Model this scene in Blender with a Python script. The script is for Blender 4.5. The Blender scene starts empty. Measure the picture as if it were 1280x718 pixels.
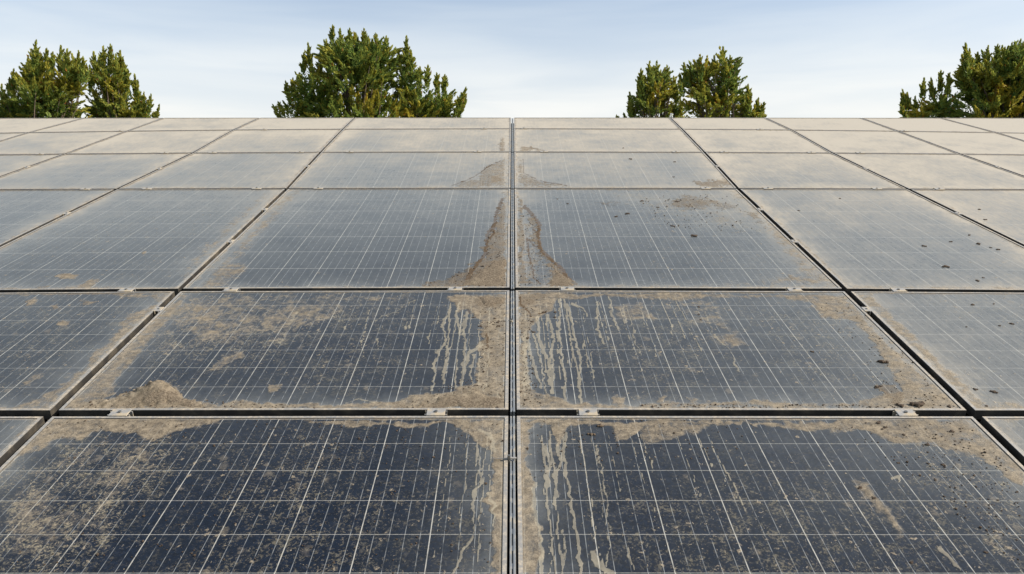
import bpy, math, random
import numpy as np
from mathutils import Vector, Matrix

R = math.radians
C = bpy.context.scene.collection
scene = bpy.context.scene

# ------------------------------------------------------------------ camera
TILT = R(18.0); PITCH = R(-3.8); FOC = 1000.0          # focal length for a 1280 px wide frame
CAM = np.array([0.0, 0.0, 1.75]); D = 1.49             # eye height, distance from the panel plane
cd = bpy.data.cameras.new('camera'); cam = bpy.data.objects.new('camera', cd); C.objects.link(cam)
cam.location = CAM.tolist(); cam.rotation_euler = (R(90) + PITCH, 0, 0)
cd.lens = FOC / 1280 * 36; cd.sensor_width = 36; cd.clip_start = 0.05; cd.clip_end = 5000
scene.camera = cam

# ------------------------------------------------------------------ sky, sun, exposure
SUN_EL = R(38); SUN_AZ = R(98)                          # azimuth clockwise from +Y: off to the right
w = bpy.data.worlds.new('World'); scene.world = w; w.use_nodes = True
nt = w.node_tree; nt.nodes.clear()
out = nt.nodes.new('ShaderNodeOutputWorld'); bg = nt.nodes.new('ShaderNodeBackground')
sky = nt.nodes.new('ShaderNodeTexSky'); sky.sky_type = 'NISHITA'; sky.sun_disc = False
sky.sun_elevation = SUN_EL; sky.sun_rotation = SUN_AZ
sky.air_density = 1.0; sky.dust_density = 2.2; sky.ozone_density = 1.6
tc = nt.nodes.new('ShaderNodeTexCoord'); mp = nt.nodes.new('ShaderNodeMapping')
mp.inputs['Scale'].default_value = (1.5, 1.5, 13.0)
mp.inputs['Rotation'].default_value = (0, R(3), 0)
nz = nt.nodes.new('ShaderNodeTexNoise'); nz.inputs['Scale'].default_value = 2.1; nz.inputs['Detail'].default_value = 5
nz.inputs['Roughness'].default_value = 0.5; nz.inputs['Distortion'].default_value = 0.4
rp = nt.nodes.new('ShaderNodeMapRange'); rp.interpolation_type = 'SMOOTHSTEP'
rp.inputs['From Min'].default_value = 0.30; rp.inputs['From Max'].default_value = 0.72
rp.inputs['To Min'].default_value = 0.66; rp.inputs['To Max'].default_value = 0.93
mx = nt.nodes.new('ShaderNodeMix'); mx.data_type = 'RGBA'
mx.inputs['B'].default_value = (6.9, 6.85, 6.65, 1)      # thin cirrus, in the sky's own units
nt.links.new(tc.outputs['Generated'], mp.inputs['Vector']); nt.links.new(mp.outputs['Vector'], nz.inputs['Vector'])
nt.links.new(nz.outputs['Fac'], rp.inputs['Value']); sz = nt.nodes.new('ShaderNodeSeparateXYZ'); nt.links.new(tc.outputs['Generated'], sz.inputs[0])
el = nt.nodes.new('ShaderNodeValToRGB'); el.color_ramp.interpolation = 'EASE'
E = el.color_ramp.elements; E[0].position = 0.13; E[0].color = (1, 1, 1, 1); E[1].position = 0.30; E[1].color = (.32, .32, .32, 1)
for pz, pv in ((.47, 1.0), (.60, .62), (.76, .12)):  # bright cirrus band above the view, added to brighten panel reflections
    e_ = E.new(pz); e_.color = (pv, pv, pv, 1)
nt.links.new(sz.outputs['Z'], el.inputs['Fac'])
cl = nt.nodes.new('ShaderNodeValToRGB')               # cirrus: creamy low down, bluish white in the added band high up (scaled below)
E = cl.color_ramp.elements; E[0].position = 0.14; E[0].color = (.87, .86, .82, 1); E[1].position = 0.5; E[1].color = (.78, .90, .95, 1)
nt.links.new(sz.outputs['Z'], cl.inputs['Fac'])
cs = nt.nodes.new('ShaderNodeVectorMath'); cs.operation = 'SCALE'; cs.inputs['Scale'].default_value = 6.9
nt.links.new(cl.outputs['Color'], cs.inputs[0]); nt.links.new(cs.outputs[0], mx.inputs['B'])
ml = nt.nodes.new('ShaderNodeMath'); ml.operation = 'MULTIPLY'; nt.links.new(rp.outputs['Result'], ml.inputs[0]); nt.links.new(el.outputs['Color'], ml.inputs[1])
nt.links.new(ml.outputs[0], mx.inputs['Factor'])
nt.links.new(sky.outputs['Color'], mx.inputs['A']); nt.links.new(mx.outputs['Result'], bg.inputs['Color'])
bg.inputs['Strength'].default_value = 0.10
nt.links.new(bg.outputs['Background'], out.inputs['Surface'])
sl = bpy.data.lights.new('sun', 'SUN'); sl.energy = 4.3; sl.angle = R(0.5); sl.color = (1.0, 0.89, 0.74)
so = bpy.data.objects.new('sun', sl); C.objects.link(so)
sd = Vector((math.sin(SUN_AZ) * math.cos(SUN_EL), math.cos(SUN_AZ) * math.cos(SUN_EL), math.sin(SUN_EL)))
so.rotation_euler = sd.to_track_quat('Z', 'Y').to_euler(); so.location = (0, 0, 30)
vs = scene.view_settings; vs.view_transform = 'Standard'; vs.look = 'None'; vs.exposure = 0.78; vs.gamma = 1.0

# ------------------------------------------------------------------ plane geometry
eX = np.array([1., 0, 0]); eY = np.array([0, math.cos(TILT), math.sin(TILT)]); eN = np.array([0, -math.sin(TILT), math.cos(TILT)])
O = CAM - D * eN
Fw = np.array([0, math.cos(PITCH), math.sin(PITCH)]); Up = np.array([0, -math.sin(PITCH), math.cos(PITCH)])
def pix2plane(x, y, h=0.0):
    d = Fw * FOC + eX * (x - 640) - Up * (y - 359)
    t = (D - h) / -(d @ eN)
    q = d * t + D * eN
    return float(q @ eX), float(q @ eY)
def plane2pix(X, Y):
    vy = Y * math.cos(TILT) + D * math.sin(TILT); vz = Y * math.sin(TILT) - D * math.cos(TILT)
    f = vy * Fw[1] + vz * Fw[2]; u = vy * Up[1] + vz * Up[2]
    return 640 + FOC * X / f, 359 - FOC * u / f
def world(X, Y, h=0.0):
    return Vector((O + X * eX + Y * eY + h * eN).tolist())
def mpp(x, y):
    """metres per photo pixel across, at a point of the plane"""
    a = pix2plane(x, y); b = pix2plane(x + 1, y); return abs(b[0] - a[0])

# ------------------------------------------------------------------ numpy noise
def _h(ix, iy, s):
    n = (ix.astype(np.int64) * 374761393 + iy.astype(np.int64) * 668265263 + s * 974634777) & 0xffffffff
    n = ((n ^ (n >> 13)) * 1274126177) & 0xffffffff
    return ((n ^ (n >> 16)) & 0xffff) / 65535.0
def vnoise(x, y, s=0):
    ix = np.floor(x); iy = np.floor(y); fx = x - ix; fy = y - iy
    fx = fx * fx * (3 - 2 * fx); fy = fy * fy * (3 - 2 * fy)
    a = _h(ix, iy, s); b = _h(ix + 1, iy, s); c = _h(ix, iy + 1, s); d = _h(ix + 1, iy + 1, s)
    return (a * (1 - fx) + b * fx) * (1 - fy) + (c * (1 - fx) + d * fx) * fy
def fbm(x, y, sc, octv=4, s=0):
    v = 0; a = 0.5; t = 0
    for o in range(octv):
        v = v + a * vnoise(x * sc + 17.3 * o, y * sc - 9.1 * o, s + o); t += a; a *= 0.5; sc *= 2.03
    return v / t                                        # 0..1, mean .5
def sstep(a, b, x):
    t = np.clip((x - a) / (b - a), 0, 1); return t * t * (3 - 2 * t)
def sd_poly(px, py, P):
    """signed distance in pixels, positive inside"""
    P = np.array(P, float); d = np.full(px.shape, 1e9); ins = np.zeros(px.shape, bool)
    n = len(P)
    for i in range(n):
        ax, ay = P[i]; bx, by = P[(i + 1) % n]
        ex, ey = bx - ax, by - ay
        t = np.clip(((px - ax) * ex + (py - ay) * ey) / (ex * ex + ey * ey + 1e-9), 0, 1)
        d = np.minimum(d, np.hypot(px - ax - t * ex, py - ay - t * ey))
        if abs(ey) > 1e-9:
            c = ((ay > py) != (by > py)) & (px < ex * (py - ay) / ey + ax)
            ins ^= c
    return np.where(ins, d, -d)
def d_line(px, py, P):
    d = np.full(px.shape, 1e9)
    for (ax, ay), (bx, by) in zip(P[:-1], P[1:]):
        ex, ey = bx - ax, by - ay
        t = np.clip(((px - ax) * ex + (py - ay) * ey) / (ex * ex + ey * ey + 1e-9), 0, 1)
        d = np.minimum(d, np.hypot(px - ax - t * ex, py - ay - t * ey))
    return d

# ------------------------------------------------------------------ object helpers
def tag(o, label=None, cat=None, group=None, kind=None):
    if label: o['label'] = label
    if cat: o['category'] = cat
    if group: o['group'] = group
    if kind: o['kind'] = kind
    return o
def empty(name, loc, rot=(0, 0, 0)):
    o = bpy.data.objects.new(name, None); C.objects.link(o); o.location = loc; o.rotation_euler = rot
    o.empty_display_size = 0.1; return o
def mesh(name, V, F, mat, parent=None, smooth=False):
    me = bpy.data.meshes.new(name); me.from_pydata([tuple(v) for v in V], [], [tuple(f) for f in F]); me.update()
    if mat: me.materials.append(mat)
    if smooth: me.polygons.foreach_set('use_smooth', [True] * len(me.polygons))
    o = bpy.data.objects.new(name, me); C.objects.link(o)
    if parent: o.parent = parent
    return o
class MB:
    def __init__(s): s.V = []; s.F = []
    def add(s, V, F):
        b = len(s.V); s.V += [tuple(v) for v in V]; s.F += [tuple(b + i for i in f) for f in F]
    def box(s, x0, x1, y0, y1, z0, z1, bev=0.0):
        if bev <= 0:
            V = [(x, y, z) for z in (z0, z1) for y in (y0, y1) for x in (x0, x1)]
            s.add(V, [(0, 2, 3, 1), (4, 5, 7, 6), (0, 1, 5, 4), (2, 6, 7, 3), (0, 4, 6, 2), (1, 3, 7, 5)])
        else:
            b = bev
            r0 = [(x0, y0), (x1, y0), (x1, y1), (x0, y1)]; r1 = [(x0 + b, y0 + b), (x1 - b, y0 + b), (x1 - b, y1 - b), (x0 + b, y1 - b)]
            V = [(x, y, z0) for x, y in r0] + [(x, y, z1 - b) for x, y in r0] + [(x, y, z1) for x, y in r1]
            F = [(3, 2, 1, 0), (8, 9, 10, 11)]
            for i in range(4):
                j = (i + 1) % 4; F += [(i, j, 4 + j, 4 + i), (4 + i, 4 + j, 8 + j, 8 + i)]
            s.add(V, F)
    def cyl(s, cx, cy, z0, z1, r, n=12, r1=None):
        r1 = r if r1 is None else r1
        V = [(cx + r * math.cos(2 * math.pi * i / n), cy + r * math.sin(2 * math.pi * i / n), z0) for i in range(n)]
        V += [(cx + r1 * math.cos(2 * math.pi * i / n), cy + r1 * math.sin(2 * math.pi * i / n), z1) for i in range(n)]
        F = [tuple(range(n))[::-1], tuple(range(n, 2 * n))] + [(i, (i + 1) % n, n + (i + 1) % n, n + i) for i in range(n)]
        s.add(V, F)
    def build(s, name, mat, parent=None, smooth=False): return mesh(name, s.V, s.F, mat, parent, smooth)

# ------------------------------------------------------------------ materials
class NT:
    def __init__(s, name):
        s.m = bpy.data.materials.new(name); s.m.use_nodes = True; s.t = s.m.node_tree
        s.b = s.t.nodes['Principled BSDF']
    def n(s, typ, **kw):
        nd = s.t.nodes.new(typ)
        for k, v in kw.items():
            if k in nd.inputs: nd.inputs[k].default_value = v
            else: setattr(nd, k, v)
        return nd
    def l(s, a, b): s.t.links.new(a, b)
    def math(s, op, a, b=None, c=None, clamp=False):
        nd = s.t.nodes.new('ShaderNodeMath'); nd.operation = op; nd.use_clamp = clamp
        for i, v in enumerate((a, b, c)):
            if v is None: continue
            if isinstance(v, (int, float)): nd.inputs[i].default_value = v
            else: s.l(v, nd.inputs[i])
        return nd.outputs[0]
    def rng(s, v, a, b, c=0.0, d=1.0, smooth=True):
        nd = s.t.nodes.new('ShaderNodeMapRange'); nd.interpolation_type = 'SMOOTHSTEP' if smooth else 'LINEAR'
        s.l(v, nd.inputs['Value'])
        for k, x in zip(('From Min', 'From Max', 'To Min', 'To Max'), (a, b, c, d)): nd.inputs[k].default_value = x
        return nd.outputs['Result']
    def mix(s, f, a, b):
        nd = s.t.nodes.new('ShaderNodeMix'); nd.data_type = 'RGBA'
        if isinstance(f, (int, float)): nd.inputs['Factor'].default_value = f
        else: s.l(f, nd.inputs['Factor'])
        for k, v in (('A', a), ('B', b)):
            if isinstance(v, tuple): nd.inputs[k].default_value = (*v, 1)
            else: s.l(v, nd.inputs[k])
        return nd.outputs['Result']
    def noise(s, vec, scale, detail=4, rough=0.55, dist=0.0):
        nd = s.n('ShaderNodeTexNoise', Scale=scale, Detail=detail, Roughness=rough, Distortion=dist)
        s.l(vec, nd.inputs['Vector']); return nd.outputs['Fac']

TAN_A = (0.108, 0.090, 0.066); TAN_B = (0.285, 0.242, 0.180); BROWN_A = (0.068, 0.054, 0.040); BROWN_B = (0.190, 0.158, 0.118)

def make_glass():
    g = NT('dusty_solar_glass')
    uv = g.n('ShaderNodeUVMap', uv_map='cells').outputs['UV']
    sep = g.n('ShaderNodeSeparateXYZ'); g.l(uv, sep.inputs[0]); u, v = sep.outputs['X'], sep.outputs['Y']
    pl = g.n('ShaderNodeUVMap', uv_map='plane').outputs['UV']       # metres on the array plane
    A = g.n('ShaderNodeAttribute', attribute_name='dirt_sheen_a'); B = g.n('ShaderNodeAttribute', attribute_name='dirt_b')
    sa = g.n('ShaderNodeSeparateColor'); g.l(A.outputs['Color'], sa.inputs[0])
    sb = g.n('ShaderNodeSeparateColor'); g.l(B.outputs['Color'], sb.inputs[0])
    film_sheen, mud, brown = sa.outputs; crack, speck, run = sb.outputs
    # cells
    def near_int(x, half):
        f = g.math('FRACT', g.math('ADD', x, 0.5)); d = g.math('ABSOLUTE', g.math('SUBTRACT', f, 0.5))
        return g.rng(d, half * 0.55, half * 1.25, 1, 0)
    inside = g.math('MULTIPLY', g.math('MULTIPLY', g.math('GREATER_THAN', u, -0.02), g.math('LESS_THAN', u, g.math('ADD', g.n('ShaderNodeAttribute', attribute_name='cols').outputs['Fac'], 0.02))),
                    g.math('MULTIPLY', g.math('GREATER_THAN', v, -0.02), g.math('LESS_THAN', v, 7.02)))
    vgap = near_int(u, 0.0080)
    hgap = near_int(v, 0.0085)
    fu = g.math('FRACT', u)
    bus = None
    for c in (0.2, 0.42, 0.64, 0.86):
        d = g.rng(g.math('ABSOLUTE', g.math('SUBTRACT', fu, c)), 0.002, 0.0075, 1, 0)
        bus = d if bus is None else g.math('MAXIMUM', bus, d)
    mp = g.n('ShaderNodeMapping'); mp.inputs['Scale'].default_value = (90, 26, 1); g.l(pl, mp.inputs['Vector'])
    brk = g.rng(g.noise(mp.outputs[0], 1.0, 2), 0.36, 0.56)
    vor = g.n('ShaderNodeTexVoronoi', Scale=105.0); g.l(pl, vor.inputs['Vector'])
    vs_ = g.n('ShaderNodeSeparateColor'); g.l(vor.outputs['Color'], vs_.inputs[0])
    cell = g.mix(vs_.outputs[0], (0.0014, 0.0034, 0.0088), (0.0036, 0.0085, 0.021))
    # each cell differs a little from its neighbours
    fl = g.n('ShaderNodeCombineXYZ'); g.l(g.math('FLOOR', u), fl.inputs[0]); g.l(g.math('FLOOR', v), fl.inputs[1])
    oi = g.n('ShaderNodeObjectInfo'); g.l(g.math('MULTIPLY', oi.outputs['Random'], 40), fl.inputs[2])
    wn = g.n('ShaderNodeTexWhiteNoise'); wn.noise_dimensions = '3D'; g.l(fl.outputs[0], wn.inputs['Vector'])
    cell = g.mix(g.math('MULTIPLY', wn.outputs['Value'], 0.30), cell, (0.007, 0.011, 0.018))
    col = g.mix(g.math('MULTIPLY', bus, g.math('MULTIPLY_ADD', brk, 0.50, 0.10)), cell, (0.28, 0.30, 0.31))
    col = g.mix(g.math('MULTIPLY', hgap, g.math('MULTIPLY_ADD', brk, 0.25, 0.38)), col, (0.36, 0.36, 0.34))
    col = g.mix(g.math('MULTIPLY', vgap, g.math('MULTIPLY_ADD', brk, 0.35, 0.45)), col, (0.42, 0.42, 0.39))
    col = g.mix(inside, (0.24, 0.23, 0.21), col)
    # dust with sky sheen painted in, speckles, mud
    n1 = g.noise(pl, 5.5, 6, 0.62); n2 = g.noise(pl, 38.0, 5, 0.65); n3 = g.noise(pl, 160.0, 3, 0.7)
    mps = g.n('ShaderNodeMapping'); mps.inputs['Scale'].default_value = (1.0, 0.22, 1); g.l(pl, mps.inputs['Vector'])
    n4 = g.noise(mps.outputs[0], 42.0, 4, 0.6)                       # faint run marks down the slope
    fm = g.math('MULTIPLY', film_sheen, g.math('ADD', g.math('MULTIPLY_ADD', n1, 0.7, 0.05), g.math('ADD', g.math('MULTIPLY', n2, 0.6), g.math('MULTIPLY', n4, 0.6))))
    fm = g.math('ADD', fm, g.math('MULTIPLY', g.math('SUBTRACT', n3, 0.5), g.math('MULTIPLY', film_sheen, 0.5)), clamp=True)
    fcol = g.mix(g.rng(fm, .20, .90), (0.285, 0.305, 0.305), (0.350, 0.320, 0.266))  # cooler where thin, carrying the bluish sky sheen in the colour
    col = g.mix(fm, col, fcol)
    # little dried splashes, denser where speck is high
    def splash(scale, thr, sx, seed):
        m_ = g.n('ShaderNodeMapping'); m_.inputs['Scale'].default_value = (sx, 0.75, 1); m_.inputs['Location'].default_value = (seed, seed * .7, 0)
        m_.inputs['Rotation'].default_value = (0, 0, R(-24)); 
        warp = g.n('ShaderNodeVectorMath', operation='ADD'); g.l(pl, warp.inputs[0])
        nw = g.n('ShaderNodeTexNoise', Scale=60.0, Detail=2.0); g.l(pl, nw.inputs['Vector'])
        sc = g.n('ShaderNodeVectorMath', operation='SCALE'); g.l(nw.outputs['Color'], sc.inputs[0]); sc.inputs['Scale'].default_value = 0.034
        g.l(sc.outputs[0], warp.inputs[1]); g.l(warp.outputs[0], m_.inputs['Vector'])
        vo = g.n('ShaderNodeTexVoronoi', Scale=scale); g.l(m_.outputs[0], vo.inputs['Vector'])
        c3 = g.n('ShaderNodeSeparateColor'); g.l(vo.outputs['Color'], c3.inputs[0])
        on = g.math('LESS_THAN', c3.outputs[0], g.math('MULTIPLY', speck, thr))
        rad = g.math('MULTIPLY_ADD', c3.outputs[1], 0.30, 0.10)
        d = g.rng(g.math('SUBTRACT', vo.outputs['Distance'], rad), -0.20, 0.08, 1, 0)
        op = g.math('POWER', c3.outputs[2], 2.2)
        return g.math('MULTIPLY', on, g.math('MULTIPLY', g.math('MULTIPLY', d, g.rng(n3, .25, .6, .35, 1)), g.math('MULTIPLY_ADD', op, 0.85, 0.12)))
    s1 = g.math('MAXIMUM', splash(24, 0.42, 1.0, 0), g.math('MAXIMUM', splash(62, 0.75, 0.8, 3.1), splash(120, 0.9, 0.8, 7.7)))
    n6 = g.noise(pl, 16.0, 6, 0.68, 0.6)
    n7 = g.noise(pl, 105.0, 6, 0.72, 0.8)
    s2 = g.rng(g.math('ADD', g.math('MULTIPLY', speck, 0.42), g.math('MULTIPLY', g.math('SUBTRACT', g.math('MULTIPLY_ADD', n2, 0.42, g.math('MULTIPLY_ADD', n7, 0.33, g.math('MULTIPLY', n1, 0.25))), 0.5), 1.9)), 0.36, 0.62)
    s2 = g.math('MULTIPLY', s2, g.math('MULTIPLY', g.rng(speck, 0.02, 0.3), g.math('MULTIPLY_ADD', n3, 1.0, 0.05)), clamp=True)
    tan = g.mix(g.rng(g.math('MULTIPLY_ADD', n2, 0.6, g.math('MULTIPLY', n3, 0.4)), 0.35, 0.68), TAN_A, TAN_B)
    s3 = g.math('MULTIPLY', g.rng(g.math('ADD', n7, g.math('MULTIPLY', g.math('SUBTRACT', n6, .5), .6)), 0.52, 0.66), g.math('MULTIPLY_ADD', speck, 0.72, 0.0), clamp=True)
    col = g.mix(s3, col, (0.25, 0.225, 0.16))
    col = g.mix(g.math('MULTIPLY', s2, 0.85, clamp=True), col, tan)
    col = g.mix(g.math('MULTIPLY', s1, 0.9), col, TAN_B)
    nn = g.math('ADD', g.math('MULTIPLY', g.math('SUBTRACT', n2, 0.5), 0.75), g.math('MULTIPLY', g.math('SUBTRACT', n3, 0.5), 0.35))
    mm = g.math('ADD', g.math('ADD', mud, g.math('MULTIPLY', nn, g.rng(mud, 0.0, 0.25))), g.math('MULTIPLY', g.math('SUBTRACT', n6, 0.54), g.math('MULTIPLY', g.rng(mud, 0.0, 0.3), 1.7)))
    edge = g.rng(mm, 0.22, 0.74)
    mudm = g.math('MULTIPLY', edge, g.math('MULTIPLY_ADD', g.rng(mm, 0.35, 1.15), 0.50, 0.42), clamp=True)
    # run marks dry with a paler rim
    rim = g.math('MULTIPLY', g.rng(mm, 0.33, 0.45), g.rng(mm, 0.45, 0.62, 1, 0))
    tan2 = g.mix(g.math('MULTIPLY', rim, 0.30), tan, (0.40, 0.355, 0.28))
    br = g.mix(g.rng(n3, 0.36, 0.66), BROWN_A, BROWN_B)
    bm = g.rng(g.math('ADD', brown, g.math('MULTIPLY', nn, g.rng(brown, 0, .25))), 0.3, 0.65)
    n8 = g.noise(pl, 7.0, 5, 0.7, 0.5)
    tan2 = g.mix(g.math('MULTIPLY', g.rng(n8, .48, .66), 0.55), tan2, (0.13, 0.108, 0.080))
    col = g.mix(mudm, col, tan2)
    rn = g.rng(g.math('ADD', run, g.math('MULTIPLY', nn, g.rng(run, 0, .3))), 0.30, 0.62)
    col = g.mix(g.math('MULTIPLY', rn, g.math('MULTIPLY_ADD', n6, 0.9, 0.02), clamp=True), col, (0.30, 0.275, 0.215))
    col = g.mix(g.math('MULTIPLY', bm, g.math('MULTIPLY_ADD', g.rng(n6, .35, .65), 0.5, 0.35)), col, br)
    cm = g.rng(g.math('ADD', crack, g.math('MULTIPLY', nn, g.rng(crack, 0, .2))), 0.35, 0.6)
    col = g.mix(g.math('MULTIPLY', cm, 0.85), col, (0.075, 0.052, 0.032))
    # dark peppering inside the mud
    pep = g.rng(g.noise(pl, 120.0, 2, 0.5), 0.68, 0.74)
    col = g.mix(g.math('MULTIPLY', g.math('MULTIPLY', pep, g.math('MAXIMUM', mudm, bm)), 0.55), col, (0.09, 0.065, 0.04))
    g.l(col, g.b.inputs['Base Color'])
    cover = g.math('MAXIMUM', g.math('MAXIMUM', g.math('MAXIMUM', mudm, g.math('MULTIPLY', rn, .7)), bm), g.math('MAXIMUM', g.math('MULTIPLY', s2, .8), s1))
    rough = g.math('ADD', g.math('MULTIPLY_ADD', fm, 0.30, 0.17), g.math('MULTIPLY', g.math('SUBTRACT', n2, .5), 0.12))
    rough = g.math('MAXIMUM', rough, g.math('MULTIPLY', cover, 0.92), clamp=True)
    g.l(rough, g.b.inputs['Roughness'])
    g.l(g.math('MULTIPLY_ADD', cover, -0.08, 0.16), g.b.inputs['Specular IOR Level'])
    hgt = g.math('ADD', g.math('MULTIPLY', cover, 1.0), g.math('MULTIPLY', g.math('MULTIPLY', n3, cover), 0.7))
    bp = g.n('ShaderNodeBump', Strength=0.65, Distance=0.0028); g.l(hgt, bp.inputs['Height']); g.l(bp.outputs[0], g.b.inputs['Normal'])
    return g.m

def make_soil(name, dark=0.0):
    g = NT(name); pl = g.n('ShaderNodeTexCoord').outputs['Object']
    n2 = g.noise(pl, 30, 5, .65); n3 = g.noise(pl, 150, 4, .7); n5 = g.noise(pl, 9, 3)
    a = g.mix(g.rng(n3, .35, .66), BROWN_A, BROWN_B); b = g.mix(g.rng(n2, .35, .66), TAN_A, TAN_B)
    c = g.mix(g.rng(g.math('ADD', g.math('MULTIPLY_ADD', n5, .6, g.math('MULTIPLY', n2, .4)), dark), .42, .60), b, a)
    pep = g.rng(g.noise(pl, 110, 2, .5), .66, .72)
    c = g.mix(g.math('MULTIPLY', pep, .6), c, (0.08, 0.055, 0.035))
    g.l(c, g.b.inputs['Base Color']); g.b.inputs['Roughness'].default_value = 0.95; g.b.inputs['Specular IOR Level'].default_value = 0.1
    bp = g.n('ShaderNodeBump', Strength=0.8, Distance=0.004); g.l(g.math('ADD', n3, g.math('MULTIPLY', n2, .6)), bp.inputs['Height']); g.l(bp.outputs[0], g.b.inputs['Normal'])
    return g.m

def make_frame():
    """anodised aluminium under caked dust; side faces painted near-black as gap shade"""
    g = NT('dusty_frame_metal'); pl = g.n('ShaderNodeTexCoord').outputs['Object']
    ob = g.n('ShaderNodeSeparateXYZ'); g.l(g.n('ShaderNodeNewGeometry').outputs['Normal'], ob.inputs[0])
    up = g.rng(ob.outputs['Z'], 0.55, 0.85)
    n1 = g.noise(pl, 9, 5, .6); n2 = g.noise(pl, 70, 4, .65)
    metal = g.mix(n2, (0.22, 0.22, 0.215), (0.36, 0.36, 0.35))
    side = g.mix(g.rng(n1, .45, .7), (0.022, 0.021, 0.020), (0.075, 0.066, 0.052))  # shade of the gaps put into the side colour
    dust = g.mix(g.rng(n2, .3, .7), (0.20, 0.17, 0.13), (0.38, 0.335, 0.265))
    m_ = g.rng(g.math('ADD', g.math('MULTIPLY', n1, .6), g.math('MULTIPLY', n2, .4)), 0.40, 0.62)
    top = g.mix(m_, metal, dust)
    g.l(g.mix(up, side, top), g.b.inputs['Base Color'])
    g.l(g.math('MULTIPLY', g.math('MULTIPLY', up, g.math('SUBTRACT', 1.0, m_)), 0.5), g.b.inputs['Metallic'])
    g.b.inputs['Roughness'].default_value = 0.6
    bp = g.n('ShaderNodeBump', Strength=0.4, Distance=0.001); g.l(n2, bp.inputs['Height']); g.l(bp.outputs[0], g.b.inputs['Normal'])
    return g.m

def make_metal(name, c0, c1, dust=0.3, metallic=0.7, rough=0.45):
    g = NT(name); pl = g.n('ShaderNodeTexCoord').outputs['Object']
    n1 = g.noise(pl, 25, 5, .6); n2 = g.noise(pl, 140, 3, .6)
    c = g.mix(n2, c0, c1); m_ = g.rng(n1, 0.62 - dust * 0.6, 0.78 - dust * 0.5)
    g.l(g.mix(m_, c, (0.34, 0.29, 0.21)), g.b.inputs['Base Color'])
    g.l(g.math('MULTIPLY', g.math('SUBTRACT', 1.0, m_), metallic), g.b.inputs['Metallic'])
    g.b.inputs['Roughness'].default_value = rough
    return g.m
def make_rail():
    g = NT('slotted_rail_metal'); pl = g.n('ShaderNodeTexCoord').outputs['Object']
    sp = g.n('ShaderNodeSeparateXYZ'); g.l(pl, sp.inputs[0])
    n1 = g.noise(pl, 22, 5, .6); n2 = g.noise(pl, 140, 3, .6)
    c = g.mix(n2, (0.20, 0.22, 0.235), (0.36, 0.38, 0.39)); m_ = g.rng(n1, 0.46, 0.70)
    c = g.mix(g.math('MULTIPLY', m_, .8), c, (0.34, 0.29, 0.21))
    g.l(c, g.b.inputs['Base Color']); g.l(g.math('MULTIPLY', g.math('SUBTRACT', 1.0, m_), .6), g.b.inputs['Metallic'])
    g.b.inputs['Roughness'].default_value = 0.42
    return g.m
def make_strip():
    g = NT('perforated_strip'); pl = g.n('ShaderNodeTexCoord').outputs['Object']
    sp = g.n('ShaderNodeSeparateXYZ'); g.l(pl, sp.inputs[0])
    f = g.math('FRACT', g.math('MULTIPLY', sp.outputs['Y'], 14.0)); nn = g.noise(pl, 9, 2)
    hole = g.rng(f, 0.28, 0.32)
    c = g.mix(g.math('MULTIPLY', hole, g.rng(nn, .3, .4)), (0.15, 0.165, 0.18), (0.015, 0.018, 0.02))
    g.l(c, g.b.inputs['Base Color']); g.b.inputs['Roughness'].default_value = 0.5; return g.m
def simple(name, col, rough=0.8, metallic=0.0, var=0.3, sc=12):
    g = NT(name); pl = g.n('ShaderNodeTexCoord').outputs['Object']; n = g.noise(pl, sc, 5, .6)
    a = tuple(x * (1 - var) for x in col); b = tuple(min(1, x * (1 + var)) for x in col)
    g.l(g.mix(g.rng(n, .3, .7), a, b), g.b.inputs['Base Color']); g.b.inputs['Roughness'].default_value = rough; g.b.inputs['Metallic'].default_value = metallic
    return g.m
M = dict(glass=make_glass(), frame=make_frame(), soil=make_soil('dried_soil'), brownsoil=make_soil('brown_cracked_soil', 0.10),
         clamp=make_metal('clamp_aluminium', (0.20, 0.20, 0.195), (0.34, 0.335, 0.325), 0.30, 0.25, 0.55),
         bolt=make_metal('bolt_steel', (0.12, 0.12, 0.12), (0.25, 0.25, 0.24), 0.1, 0.8, 0.4),
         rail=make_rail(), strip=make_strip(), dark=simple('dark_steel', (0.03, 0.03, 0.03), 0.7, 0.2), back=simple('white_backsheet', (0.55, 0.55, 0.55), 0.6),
         galv=simple('galvanised_steel', (0.30, 0.31, 0.32), 0.5, 0.6), clod=simple('dark_clod', (0.050, 0.034, 0.022), 0.95, 0, 0.6, 90),
         pebble=simple('pale_pebble', (0.42, 0.36, 0.28), 0.9, 0, 0.2, 60), leafbit=simple('dead_leaf', (0.085, 0.060, 0.036), 0.8, 0, 0.4, 60),
         grass=simple('dry_grass_ground', (0.085, 0.095, 0.045), 0.95, 0, 0.45, 1.2))

# ------------------------------------------------------------------ ground
g = NT('ground_grass'); pl = g.n('ShaderNodeTexCoord').outputs['Object']
na = g.noise(pl, .35, 6, .6); nb = g.noise(pl, 9, 5, .7)
c = g.mix(g.rng(nb, .3, .7), (0.045, 0.06, 0.02), (0.11, 0.12, 0.05)); c = g.mix(g.rng(na, .45, .65), c, (0.16, 0.13, 0.085))
g.l(c, g.b.inputs['Base Color']); g.b.inputs['Roughness'].default_value = 0.95
bp = g.n('ShaderNodeBump', Strength=.7, Distance=.05); g.l(nb, bp.inputs['Height']); g.l(bp.outputs[0], g.b.inputs['Normal'])
gr = mesh('ground', [(-1500, -1500, 0), (1500, -1500, 0), (1500, 1500, 0), (-1500, 1500, 0)], [(0, 1, 2, 3)], g.m)
tag(gr, kind='structure')

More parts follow.
